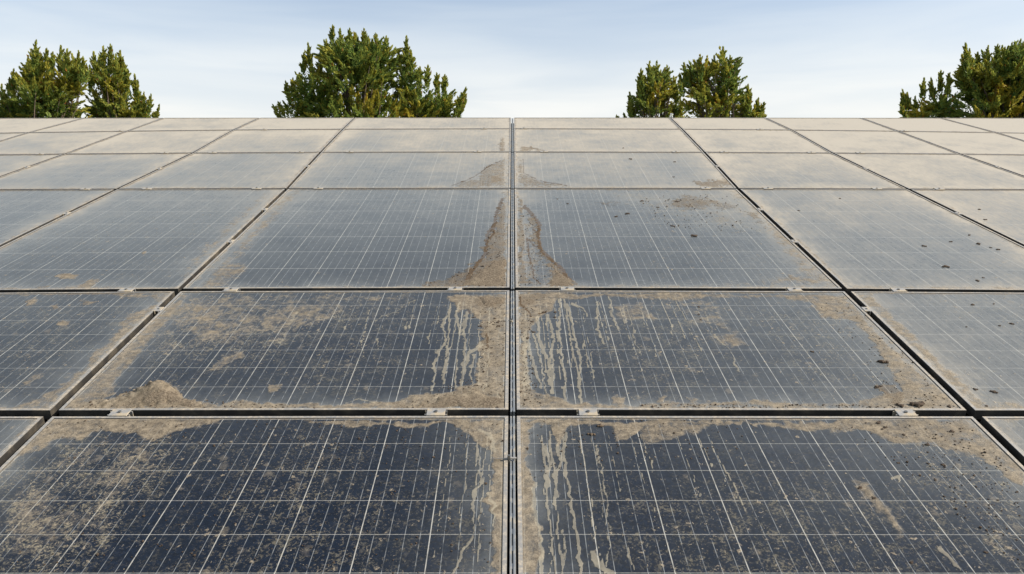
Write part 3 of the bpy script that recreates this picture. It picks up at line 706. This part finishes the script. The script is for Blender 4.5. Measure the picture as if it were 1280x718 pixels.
def seam_y(r, x):
    # follow the gap between the two nodes round x
    ks = sorted(range(-5, 6)); pts = []
    for k in ks:
        n = node(k, r); pts.append(plane2pix(n[0], n[1]))
    return float(np.interp(x, [p[0] for p in pts], [p[1] for p in pts]))
SEAM = {1: ('front', [150, 545, 735, 1132]), 2: ('second', [158, 289, 569, 709, 993, 1123]),
        3: ('third', [107, 184, 321, 398, 882, 960, 1096, 1174]), 4: ('fourth', [50, 206, 266, 375, 437, 597, 680, 845, 905, 1014, 1075]),
        5: ('fifth', [150, 330, 605, 655, 950, 1130])}
ORD = ['first', 'second', 'third', 'fourth', 'fifth', 'sixth', 'seventh', 'eighth', 'ninth', 'tenth', 'eleventh']
for r, (nm, xs) in SEAM.items():
    for i, x in enumerate(xs):
        place_clamp(x, seam_y(r, x), 'pale metal clamp on the %s cross gap from the camera, %s from the left' % (nm, ORD[i]))
def col_x(k, y):
    P = [plane2pix(*node(k, r)) for r in range(7)][::-1]
    return float(np.interp(y, [p[1] for p in P], [p[0] for p in P]))
SIDE = {1: [387, 302, 262, 208], 2: [267, 211], 3: [209]}
for k, ysl in SIDE.items():
    for s in (-1, 1):
        for i, y in enumerate(ysl):
            x = col_x(s * k, y); a = node(s * k, 0); b = node(s * k, 6); ang = -math.atan2(b[0] - a[0], b[1] - a[1])
            place_clamp(x, y, 'metal clamp on the %s long gap %s of the rail, %s from the camera' % (ORD[k - 1], 'left' if s < 0 else 'right', ORD[i]), ang + math.pi / 2, .72)

# small T-bolt with a stub of wire standing over the centre rail in the front row
X, Y = pix2plane(638.5, 574)
root = empty('rail_bolt', world(X, Y, 0), (TILT, 0, 0))
m = MB(); m.box(-.012, .018, -.004, .004, .001, .006, .001); m.build('tee_head', M['clamp'], root)
m = MB(); m.cyl(-.006, -.002, -.02, .016, .005, 8); m.build('stud', M['bolt'], root)
m = MB(); m.box(-.058, -.012, -.0012, .0012, .0012, .0034); m.build('wire_stub', M['clamp'], root)
tag(root, 'small bolt with a wire stub standing on the centre rail in the front row', 'bolt')
X, Y = pix2plane(639, 401)
root = empty('rail_bolt', world(X, Y, 0), (TILT, 0, 0))
m = MB(); m.cyl(0, 0, -.006, .003, .007, 6); m.build('bolt_head', M['clamp'], root)
m = MB(); m.cyl(0, 0, .003, .010, .0035, 8); m.build('stud', M['bolt'], root)
tag(root, 'small hexagonal bolt on the centre rail in the second row', 'bolt')

# ------------------------------------------------------------------ supports under the array
lo = node(0, 0); hi = node(0, 6)
for r in range(7):
    n = node(0, r); yy = n[1] + (0.05 if r == 0 else (-0.06 if r == 6 else 0))
    wid = max(abs(node(5, min(r, 6))[0]), 5.2)
    p = world(0, yy, -.085)
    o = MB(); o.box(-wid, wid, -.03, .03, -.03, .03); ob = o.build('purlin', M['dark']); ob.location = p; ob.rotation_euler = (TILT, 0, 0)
    tag(ob, 'long steel purlin under the %s' % ('lower edge of the array' if r == 0 else 'upper edge of the array' if r == 6 else '%s cross gap from the camera' % ORD[r - 1]), 'beam', 'purlins under the array')
mid = (lo[1] + hi[1]) / 2; half = (hi[1] - lo[1]) / 2 + .1
m = MB(); m.box(-6.6, 6.6, -half, half, -.008, .0); dk = m.build('blocker_sheet', M['dark']); dk.location = world(0, mid, -.118); dk.rotation_euler = (TILT, 0, 0)  # unseen sheet added to stop bright light showing through the gaps
tag(dk, 'added dark sheet under all the panels, blocking light through the gaps', 'light blocker')
for i, x in enumerate((-4.4, -2.2, 0.35, 2.2, 4.4)):
    root = empty('support_trestle', (x, 0, 0)); 
    m = MB(); c0 = world(0, lo[1], -.162); c1 = world(0, hi[1] - .05, -.162)
    Ln = (c1 - c0).length; m.box(-.03, .03, -Ln / 2, Ln / 2, -.033, .033); b_ = m.build('rafter', M['galv'], root)
    b_.location = (0, (c0.y + c1.y) / 2, (c0.z + c1.z) / 2); b_.rotation_euler = (TILT, 0, 0)
    for t in (.12, .85):
        pz = c0.lerp(c1, t); m = MB(); m.box(-.04, .04, pz.y - .04, pz.y + .04, -.2, pz.z - .03, .004); m.build('post', M['galv'], root)
    tag(root, 'galvanised trestle under the array, %s from the left' % ORD[i], 'trestle', 'support trestles under the array')

# ------------------------------------------------------------------ soil heaps with real relief
def soil_pile(label, P, soft, height, mat, grid=.006, seed=1, peak=None):
    P = [tuple(p) for p in P]; q = [pix2plane(*p) for p in P]
    x0, x1 = min(a for a, b in q) - .03, max(a for a, b in q) + .03; y0, y1 = min(b for a, b in q) - .03, max(b for a, b in q) + .03
    if x0 < 0 < x1: 
        if abs(x0) < abs(x1): x0 = .030
        else: x1 = -.030
    nx = int((x1 - x0) / grid) + 2; ny = int((y1 - y0) / (grid * 1.3)) + 2
    X, Y = np.meshgrid(np.linspace(x0, x1, nx), np.linspace(y0, y1, ny)); px, py = plane2pix(X, Y)
    n1 = fbm(X, Y, 14, 4, seed); n2 = fbm(X, Y, 55, 3, seed + 9); s = np.clip((py + 41) / 560, .25, 1.6)
    sdv = sd_poly(px + (n1 - .5) * 18 * s + (n2 - .5) * 8 * s, py + (n2 - .5) * 9 * s * s, P)
    h = sstep(0, soft, sdv) * height * (.35 + .8 * n1 + .5 * (n2 - .5))
    if peak is not None:
        cx, cy, rx, ry, ph = peak; e = np.exp(-((px - cx) / rx) ** 2 - ((py - cy) / ry) ** 2)
        h = h + sstep(0, soft, sdv) * ph * e * (.8 + .4 * n2)
    h = np.where(sdv > 0, h + .0008, -.0012)
    o2 = ((x0 + x1) / 2, (y0 + y1) / 2)
    idx = np.arange(nx * ny).reshape(ny, nx); keep = (np.maximum.reduce([sdv[:-1, :-1], sdv[1:, :-1], sdv[:-1, 1:], sdv[1:, 1:]]) > 0)
    F = np.stack([idx[:-1, :-1], idx[:-1, 1:], idx[1:, 1:], idx[1:, :-1]], -1)[keep]
    used, inv = np.unique(F.ravel(), return_inverse=True)
    co = np.stack([X.ravel() - o2[0], Y.ravel() - o2[1], h.ravel() - .003], -1)[used]
    o = mesh('soil_heap', co.tolist(), inv.reshape(-1, 4).tolist(), mat, None, True)
    o.location = world(o2[0], o2[1], 0); o.rotation_euler = (TILT, 0, 0)
    return tag(o, label, 'soil heap')
soil_pile('sandy soil heap with a peak in the lower left corner of a second-row panel', Z(z4, (330,538),(430,515),(520,480),(600,448),(650,436),(700,462),(735,500),(800,515),(830,538)), 6, .008, M['soil'], .005, 3, (196, 489, 22, 12, .030))
soil_pile('thin brown soil wedge left of the rail in the third row', Z(z8, (614,560),(614,660),(450,660),(500,625),(540,590),(570,570)), 5, .005, M['brownsoil'], .007, 5)
soil_pile('cracked brown soil ridge right of the rail in the third row', Z(z8, (750,545),(790,590),(850,645),(860,660),(770,660),(800,610)), 3, .005, M['brownsoil'], .007, 6)
soil_pile('low bank of soil beside the clamp left of the rail in the second row', Z(z5, (330,540),(480,505),(560,480),(600,460),(640,480),(700,500),(740,505),(740,542)), 5, .007, M['soil'], .005, 7)
soil_pile('small brown soil patch left of the rail at the far end of the second row', Z(z5, (630,98),(735,98),(735,120),(700,134),(655,134)), 4, .006, M['brownsoil'], .005, 12)

# ------------------------------------------------------------------ clods, pebbles and crumbs
def rock(rng, rx, ry, rz, n=7, m=5):
    V = []; F = []
    for j in range(m + 1):
        ph = math.pi * j / m
        for i in range(n):
            th = 2 * math.pi * i / n; k = 1 + rng.uniform(-.28, .28) if 0 < j < m else 1
            V.append((rx * k * math.sin(ph) * math.cos(th), ry * k * math.sin(ph) * math.sin(th), rz * (k * math.cos(ph) + .75)))
    for j in range(m):
        for i in range(n):
            a = j * n + i; b = j * n + (i + 1) % n; F.append((a + n, b + n, b, a))
    return V, F
def clod(x, y, wpx, label, group, mat='clod', seed=0, asp=.7, kind='soil_clod', cat='clod'):
    rng = random.Random(seed); s = mpp(x, y) * wpx / 2 * .85; X, Y = pix2plane(x, y)
    b = MB(); V, F = rock(rng, s, s * asp * 1.2, s * .32); b.add(V, F)
    for _ in range(3):
        V, F = rock(rng, s * .5, s * .5, s * .3); dx, dy = rng.uniform(-1.3, 1.3) * s, rng.uniform(-1, 1) * s; b.add([(p[0] + dx, p[1] + dy, p[2]) for p in V], F)
    o = b.build(kind, M[mat]); o.location = world(X, Y, -.003); o.rotation_euler = (TILT, 0, 0); tag(o, label, cat, group)
G1 = 'dark soil clods scattered on the panels'
def clods(lst, label, sd):
    for i, (x, y, w_) in enumerate(lst): clod(x, y, w_, label, G1, seed=sd + i)
clods([z3(795, 75) + (7,), z3(820, 90) + (5,), z3(808, 96) + (4,), z3(880, 115) + (5,), z3(960, 148) + (6,), z3(1010, 215) + (5,), z3(985, 265) + (4,), z3(1050, 135) + (3,), z3(1040, 103) + (6,),
       z3(735, 290) + (6,), z3(783, 325) + (5,), z3(1115, 250) + (4,), z3(1152, 505) + (5,), z3(905, 540) + (5,), z3(1258, 305) + (4,), z3(1175, 428) + (3,), z3(323, 160) + (3,), z3(860, 208) + (4,)],
      'small dark soil clod on the front-row panel right of the rail', 100)
clods([z6(195, 115) + (3.5,), z6(197, 140) + (3,), z6(203, 158) + (3,), z6(575, 265) + (4,), z6(790, 382) + (6,), z6(805, 380) + (4,), z6(1030, 447) + (6,)],
      'small dark soil clod on the second-row panel right of the rail', 130)
clods([z5(700, 185) + (4,), z5(710, 200) + (4,), z5(712, 215) + (4,), z5(735, 195) + (3,), z5(612, 180) + (3,), z5(665, 305) + (3,), z5(685, 302) + (3,), z5(610, 470) + (3,), z5(640, 215) + (4,), z5(618, 452) + (2.5,)],
      'small dark soil clod on the second-row panel left of the rail', 150)
clods([z5(855, 240) + (5,), z5(850, 198) + (4,), z5(895, 160) + (5,), z5(940, 160) + (4,), z5(938, 180) + (3.5,), z5(830, 262) + (4,)],
      'small dark soil clod among the mud runs right of the rail in the second row', 170)
clods([z8(1060, 398) + (5,), z8(1112, 352) + (4,), z8(843, 362) + (3,), z8(805, 345) + (2.5,), z8(1020, 408) + (4,), z8(1225, 443) + (4,), z8(1240, 355) + (4,), z8(1170, 375) + (3,)],
      'small dark soil clod on the third-row panel right of the rail', 190)
clods([z8(1073, 200) + (4,), z8(1230, 210) + (3,), z8(1228, 265) + (2.5,), z8(1045, 160) + (2.5,)], 'small dark soil clod on a far panel right of the rail', 210)
z9 = lambda x, y: (x / 2.99 + 860, y / 2.99 + 130)
clods([z9(25, 493) + (7,), z9(413, 398) + (3,), z9(983, 514) + (4,), z9(1052, 489) + (4,), z9(1085, 522) + (6,), z9(1157, 543) + (5,), z9(1133, 536) + (3,), z9(962, 607) + (7,), z9(1083, 660) + (5,), z9(1102, 648) + (3,), z9(567, 353) + (3,), z9(1090, 394) + (4,), z9(880, 530) + (5,), z9(1115, 432) + (4,)],
      'small dark soil clod on the third-row panels at the right', 230)
clods([z6(1110, 108) + (5,), z6(1200, 178) + (4,), z6(1180, 105) + (3,), z6(1240, 172) + (5,), z6(1088, 182) + (3,), z6(1118, 390) + (5,), z6(1180, 398) + (7,), z6(1155, 445) + (4,)],
      'small dark soil clod on the second-row panel at the right edge of the picture', 260)
clod(*z6(802, 298), 12, 'dark elongated clod lying alone on the second-row panel right of the rail', G1, seed=300, asp=.35)
clod(*z6(925, 443), 17, 'largest dark clod, beside a clamp at the near edge of the second row, right', G1, seed=301, asp=.4)
clod(*z6(870, 445), 10, 'dark crumbly clod touching the left side of the front right clamp', G1, seed=302, asp=.4)
clod(*z4(580, 497), 6, 'dark soil clod on the sandy heap at the left', G1, seed=303)
clod(*z4(592, 490), 6, 'pale pebble on top of the sandy heap at the left', None, 'pebble', 304, .8, 'pebble', 'pebble')
clod(*z2(1125, 103), 8, 'dark leaf fragment at the far edge of the front-row panel, right of the rail', None, 'leafbit', 305, .5, 'leaf_fragment', 'leaf')
clod(*z2(1085, 135), 8, 'curled brown leaf fragment below a clamp, right of the rail', None, 'leafbit', 306, .3, 'leaf_fragment', 'leaf')
# crumbs nobody could count
rng = random.Random(5); m = MB()
def crumbs(poly, n, smin=.0012, smax=.0032):
    xs = [p[0] for p in poly]; ys = [p[1] for p in poly]; c = 0
    while c < n:
        x, y = rng.uniform(min(xs), max(xs)), rng.uniform(min(ys), max(ys))
        if sd_poly(np.array([x]), np.array([y]), poly)[0] < 0: continue
        X, Y = pix2plane(x, y); c += 1
        if abs(X) < .03: continue
        s = rng.uniform(smin, smax) * (1.6 if rng.random() < .08 else 1); V, F = rock(rng, s, s, s * .6, 5, 3)
        m.add([(p[0] + X, p[1] + Y, p[2] - .003) for p in V], F)
crumbs(Z(z4, (250,540),(520,470),(660,440),(760,510),(1280,525),(1280,545)), 160)
crumbs(Z(z5, (300,540),(640,400),(640,150),(740,100),(740,545)), 260)
crumbs(Z(z5, (800,95),(900,100),(830,300),(900,540),(800,540)), 160)
crumbs(Z(z8, (614,345),(614,660),(300,664),(520,580),(560,460)), 130, .0015, .0045)
crumbs(Z(z8, (662,335),(740,450),(760,560),(870,655),(662,660)), 110, .0015, .004)
crumbs(Z(z3, (500,70),(1080,70),(1270,260),(1270,560),(1000,330),(700,110)), 240)
crumbs(Z(z6, (0,440),(1080,440),(1090,452),(0,452)), 140); crumbs(Z(z6, (560,90),(680,76),(1060,430),(860,430)), 140)
crumbs([(60,524),(630,524),(630,560),(200,560),(40,580)], 160); crumbs([(655,524),(960,524),(900,570),(655,600)], 120)
crumbs([(790,240),(918,240),(945,290),(830,285)], 110, .002, .0045)
crumbs([(100,600),(600,540),(630,718),(0,718)], 160)
o = m.build('soil_crumbs', M['clod']); o.location = world(0, 0, 0); o.rotation_euler = (TILT, 0, 0); tag(o, 'tiny dark soil crumbs strewn over the muddy panels', 'crumbs', None, 'stuff')

# ------------------------------------------------------------------ trees
def leaf_material():
    g = NT('conifer_leaves'); a = g.n('ShaderNodeAttribute', attribute_name='leafcol')
    g.l(a.outputs['Color'], g.b.inputs['Base Color']); g.b.inputs['Roughness'].default_value = 0.55; g.b.inputs['Specular IOR Level'].default_value = 0.25
    tr = g.n('ShaderNodeBsdfTranslucent'); g.l(a.outputs['Color'], tr.inputs['Color'])
    ms = g.n('ShaderNodeMixShader'); ms.inputs[0].default_value = 0.45
    g.l(g.b.outputs[0], ms.inputs[1]); g.l(tr.outputs[0], ms.inputs[2]); g.l(ms.outputs[0], g.t.nodes['Material Output'].inputs['Surface'])
    return g.m
LEAF = leaf_material(); BARK = simple('bark', (0.10, 0.075, 0.055), .9, 0, .4, 6)
def at(x, y, dist):
    d = Fw * FOC + eX * (x - 640) - Up * (y - 359); d = d / d[1]; return CAM + d * dist
def branch(mb, p, q, r0, r1, n=7, seg=5, bend=None, rnd=None):
    p = np.array(p, float); q = np.array(q, float); ax = q - p; ax /= np.linalg.norm(ax)
    a = np.cross(ax, [.3, .9, .1]); a /= np.linalg.norm(a); b = np.cross(ax, a); V = []; F = []
    off = np.array(bend if bend is not None else (0, 0, 0), float)
    for s in range(seg + 1):
        t = s / seg; c = p + (q - p) * t + off * math.sin(math.pi * t); r = r0 + (r1 - r0) * t
        for i in range(n):
            th = 2 * math.pi * i / n; V.append(c + r * (math.cos(th) * a + math.sin(th) * b))
    for s in range(seg):
        for i in range(n):
            j = (i + 1) % n; F.append((s * n + i, s * n + j, s * n + n + j, s * n + n + i))
    mb.add(V, F)
def tree(label, dist, base_x, lobes, tips, seed, density=1.0, warm=.5):
    """lobes: (cx, cy, rx, ry) of crown masses in metres-from-pixels at this distance; tips: (x, y, length px) sprays that reach beyond them"""
    rs = np.random.RandomState(seed); sc = dist / FOC
    base = at(base_x, 293, dist); base[2] = 0
    root = empty('conifer_tree', base.tolist())
    LV = []; LC = []
    def spray(tip, axis, L, Wd, n, tint):
        t = rs.rand(n) ** .75; ang = rs.rand(n) * 2 * np.pi
        a = np.cross(axis, [0.31, .83, .2]); a /= np.linalg.norm(a); b = np.cross(axis, a)
        rad = Wd * (0.12 + .88 * (1 - t)) * np.sqrt(rs.rand(n)) * (1 - .25 * (t < .12))
        c = tip - axis * L * (1 - t)[:, None] + rad[:, None] * (np.cos(ang)[:, None] * a + np.sin(ang)[:, None] * b)
        d = axis * (.8 + .9 * t[:, None]) + (.85 - .6 * t[:, None]) * (np.cos(ang)[:, None] * a + np.sin(ang)[:, None] * b) + rs.randn(n, 3) * .22
        d /= np.linalg.norm(d, axis=1)[:, None]; sd_ = np.cross(d, rs.randn(n, 3)); sd_ /= np.linalg.norm(sd_, axis=1)[:, None]
        ln = ((.08 + .08 * rs.rand(n)) * (1.1 - .5 * t))[:, None]; wd = (.015 + .013 * rs.rand(n))[:, None]
        q = np.stack([c - d * ln * .3, c + sd_ * wd, c + d * ln * .7, c - sd_ * wd], 1)
        LV.append(q)
        v = rs.rand(n, 1)
        green = np.array([.042, .110, .038]) * (1 - v) + np.array([.240, .330, .070]) * v
        yel = np.array([.46, .37, .04]); rust = np.array([.36, .14, .03])
        ty = np.clip(tint + rs.randn(n, 1) * .18, 0, 1); new = (np.clip(t - .35, 0, 1) * (.25 + tint))[:, None]
        col = green * (1 - ty) + yel * ty; col = col * (1 - new) + np.array([.56, .47, .07]) * new; rr_ = (rs.rand(n, 1) < .015 + .08 * max(0, tint - .35)); col = np.where(rr_, rust, col)
        LC.append(col)
    hub = []
    depth = max(l[2] for l in lobes) * sc * .8
    for cx, cy, rx, ry in lobes:
        rx, ry = rx * .98, ry * .94
        n = int(density * rx * ry / 9)
        for _ in range(n):
            u = rs.randn(3); u /= np.linalg.norm(u); rr_ = rs.rand() ** .42
            p = at(cx, cy, dist) + np.array([u[0] * rx * sc, u[1] * min(rx * sc, depth), u[2] * ry * sc]) * rr_
            if fbm(np.array([p[0]]), np.array([p[2] * 1.1 + p[1]]), 1.9, 2, seed + 40)[0] < .30: continue
            outw = np.array([u[0] * 1.0, u[1] * .7, .46 + .45 * u[2]]); outw += rs.randn(3) * .26; outw /= np.linalg.norm(outw)
            L = (13 + 17 * rs.rand()) * sc; cl = fbm(np.array([p[0] * 1.0]), np.array([p[2] * 1.0 + p[1] * .6]), 1.3, 2, seed)[0]
            tint = np.clip((cl - .48) * 3.0 * warm + .10 + .13 * rs.randn(), 0, .8)
            spray(p + outw * L * .3, outw, L, L * .19, 88, tint); hub.append(p)
    for x, y, L in tips:
        tip = at(x, y, dist + rs.uniform(-.4, .4)); cx = np.mean([l[0] for l in lobes])
        near = min(lobes, key=lambda l: abs(l[0] - x) / l[2]); c0 = at(near[0], near[1] + near[3] * 1.2, dist)
        ax = tip - c0; ax[1] *= .3; ax /= np.linalg.norm(ax); ax = ax * .6 + np.array([0, 0, .55]); ax /= np.linalg.norm(ax)
        spray(tip, ax, L * sc * 1.5, L * sc * .19, int(L * 7), .12 + .12 * rs.rand())
        for k in range(9):
            f = .25 + .9 * rs.rand(); sgn = 1 if k % 2 else -1
            a2 = ax + np.array([sgn * (.35 + .35 * rs.rand()), rs.randn() * .4, .1 * rs.randn()]); a2 /= np.linalg.norm(a2)
            q = tip - ax * L * sc * f + a2 * L * sc * .28 * (.5 + f)
            spray(q, a2, L * sc * .55, L * sc * .085, int(L * 2.0), .12 + .2 * rs.rand())
    q = np.concatenate(LV) - base; col = np.concatenate(LC); n = len(q)
    me = bpy.data.meshes.new('crown'); me.vertices.add(4 * n); me.vertices.foreach_set('co', q.ravel())
    me.loops.add(4 * n); me.loops.foreach_set('vertex_index', np.arange(4 * n)); me.polygons.add(n); me.polygons.foreach_set('loop_start', np.arange(0, 4 * n, 4)); me.update(calc_edges=True)
    at_ = me.attributes.new('leafcol', 'FLOAT_COLOR', 'POINT'); c4 = np.concatenate([np.repeat(col, 4, 0), np.ones((4 * n, 1))], 1); at_.data.foreach_set('color', c4.ravel())
    me.materials.append(LEAF); o = bpy.data.objects.new('crown', me); C.objects.link(o); o.parent = root
    # trunk, dividing into limbs
    mb = MB(); top = np.mean([at(l[0], l[1], dist) for l in lobes], 0) - base
    fork = np.array([top[0] * .3, top[1] * .3, 2.6]); branch(mb, (0, 0, -.1), fork, .26, .17, 10, 6, (.05, 0, 0)); mb.build('trunk', BARK, root, True)
    mb = MB()
    for cx, cy, rx, ry in lobes:
        e = at(cx, cy - ry * .5, dist) - base; branch(mb, fork, e, .12, .025, 8, 8, rs.randn(3) * .12)
    idx = rs.choice(len(hub), min(110, len(hub)), replace=False)
    for i in idx:
        e = hub[i] - base; s_ = fork + (e - fork) * .45 + rs.randn(3) * .15; s_[0] = fork[0] + (e[0] - fork[0]) * .3; branch(mb, s_, e, .03, .006, 5, 4, rs.randn(3) * .08)
    mb.build('limbs', BARK, root, True)
    tag(root, label, 'tree', 'trees standing behind the array')
    return root
# far left pair
tree('broad spiky evergreen at the left edge with two crown peaks', 24.5, 62,
     [(60, 122, 44, 40), (44, 98, 20, 30), (88, 98, 20, 26), (20, 150, 34, 30), (80, 185, 48, 50), (8, 142, 22, 26)],
     [(45, 51, 30), (58, 61, 24), (35, 72, 26), (76, 57, 28), (84, 62, 24), (98, 64, 26), (104, 72, 22), (17, 87, 24), (30, 88, 22), (12, 98, 20), (108, 80, 18), (66, 66, 20), (92, 72, 22), (2, 106, 18), (50, 66, 24)], 11)
tree('smaller spiky evergreen with a fan-shaped top, right of the broad one at the left edge', 26, 145,
     [(140, 108, 24, 28), (152, 132, 32, 22), (148, 175, 46, 40), (175, 146, 18, 16), (130, 135, 22, 26)],
     [(129, 58, 30), (138, 56, 30), (117, 65, 28), (150, 64, 28), (112, 82, 24), (155, 78, 22), (110, 92, 20), (168, 93, 24), (171, 104, 22), (180, 116, 20), (189, 118, 20), (199, 131, 20), (196, 140, 14), (160, 88, 22), (123, 72, 26), (145, 68, 26)], 12)
# big one
tree('largest rounded evergreen, alone behind the array left of the rail', 25, 455,
     [(448, 92, 56, 42), (430, 72, 32, 26), (470, 76, 38, 28), (400, 120, 42, 32), (508, 98, 20, 34), (375, 138, 28, 18), (550, 132, 26, 20), (455, 150, 80, 40), (520, 142, 40, 30), (455, 200, 70, 50)],
     [(416, 32, 20), (425, 36, 22), (437, 36, 20), (455, 37, 20), (408, 50, 22), (470, 42, 20), (483, 46, 22), (508, 46, 30), (385, 54, 26), (380, 66, 22), (400, 66, 22), (514, 64, 22), (366, 98, 20), (374, 92, 20), (360, 112, 18), (357, 102, 16),
      (348, 128, 16), (341, 131, 14), (345, 140, 14), (535, 82, 24), (525, 84, 22), (546, 92, 24), (556, 94, 24), (564, 118, 20), (582, 110, 24), (576, 126, 18), (583, 121, 14), (580, 132, 14), (498, 62, 18), (445, 42, 16), (462, 50, 20), (390, 78, 20)], 13, 1.0, .75)
# right pair
tree('smaller spiky evergreen with a fan-shaped top, left tree of the pair right of the rail', 26, 815,
     [(820, 110, 24, 24), (815, 132, 30, 20), (815, 175, 44, 40), (845, 142, 20, 18)],
     [(812, 77, 28), (821, 77, 28), (801, 86, 26), (834, 82, 26), (842, 96, 22), (799, 100, 22), (787, 116, 20), (786, 127, 18), (780, 142, 14), (771, 145, 10), (846, 107, 18), (826, 88, 24), (806, 96, 22), (790, 130, 16)], 14)
tree('taller spiky evergreen, right tree of the pair right of the rail', 24.5, 900,
     [(880, 100, 24, 26), (905, 100, 22, 36), (895, 128, 44, 24), (895, 185, 50, 46), (935, 144, 20, 16)],
     [(904, 59, 32), (893, 70, 24), (875, 69, 26), (868, 76, 22), (855, 79, 24), (850, 92, 20), (919, 78, 24), (913, 70, 22), (920, 96, 20), (935, 106, 22), (936, 114, 20), (948, 123, 20), (955, 128, 20), (955, 140, 14), (884, 78, 22), (862, 88, 20), (926, 112, 18), (849, 100, 14)], 15)
tree('wide rounded evergreen cut off by the right edge', 25, 1262,
     [(1262, 92, 56, 36), (1232, 100, 34, 34), (1212, 98, 15, 34), (1175, 134, 24, 20), (1150, 144, 20, 14), (1245, 145, 70, 40), (1290, 80, 40, 34), (1300, 120, 50, 50), (1260, 200, 70, 50)],
     [(1207, 54, 28), (1212, 62, 24), (1235, 58, 20), (1247, 56, 20), (1265, 54, 20), (1279, 53, 20), (1203, 74, 22), (1176, 89, 24), (1187, 92, 22), (1155, 98, 24), (1164, 98, 22), (1128, 112, 22), (1134, 116, 20), (1144, 121, 18), (1126, 124, 14), (1126, 132, 16), (1200, 84, 20), (1222, 66, 18), (1292, 50, 20), (1305, 54, 20), (1256, 60, 20)], 16, 1.0, .9)
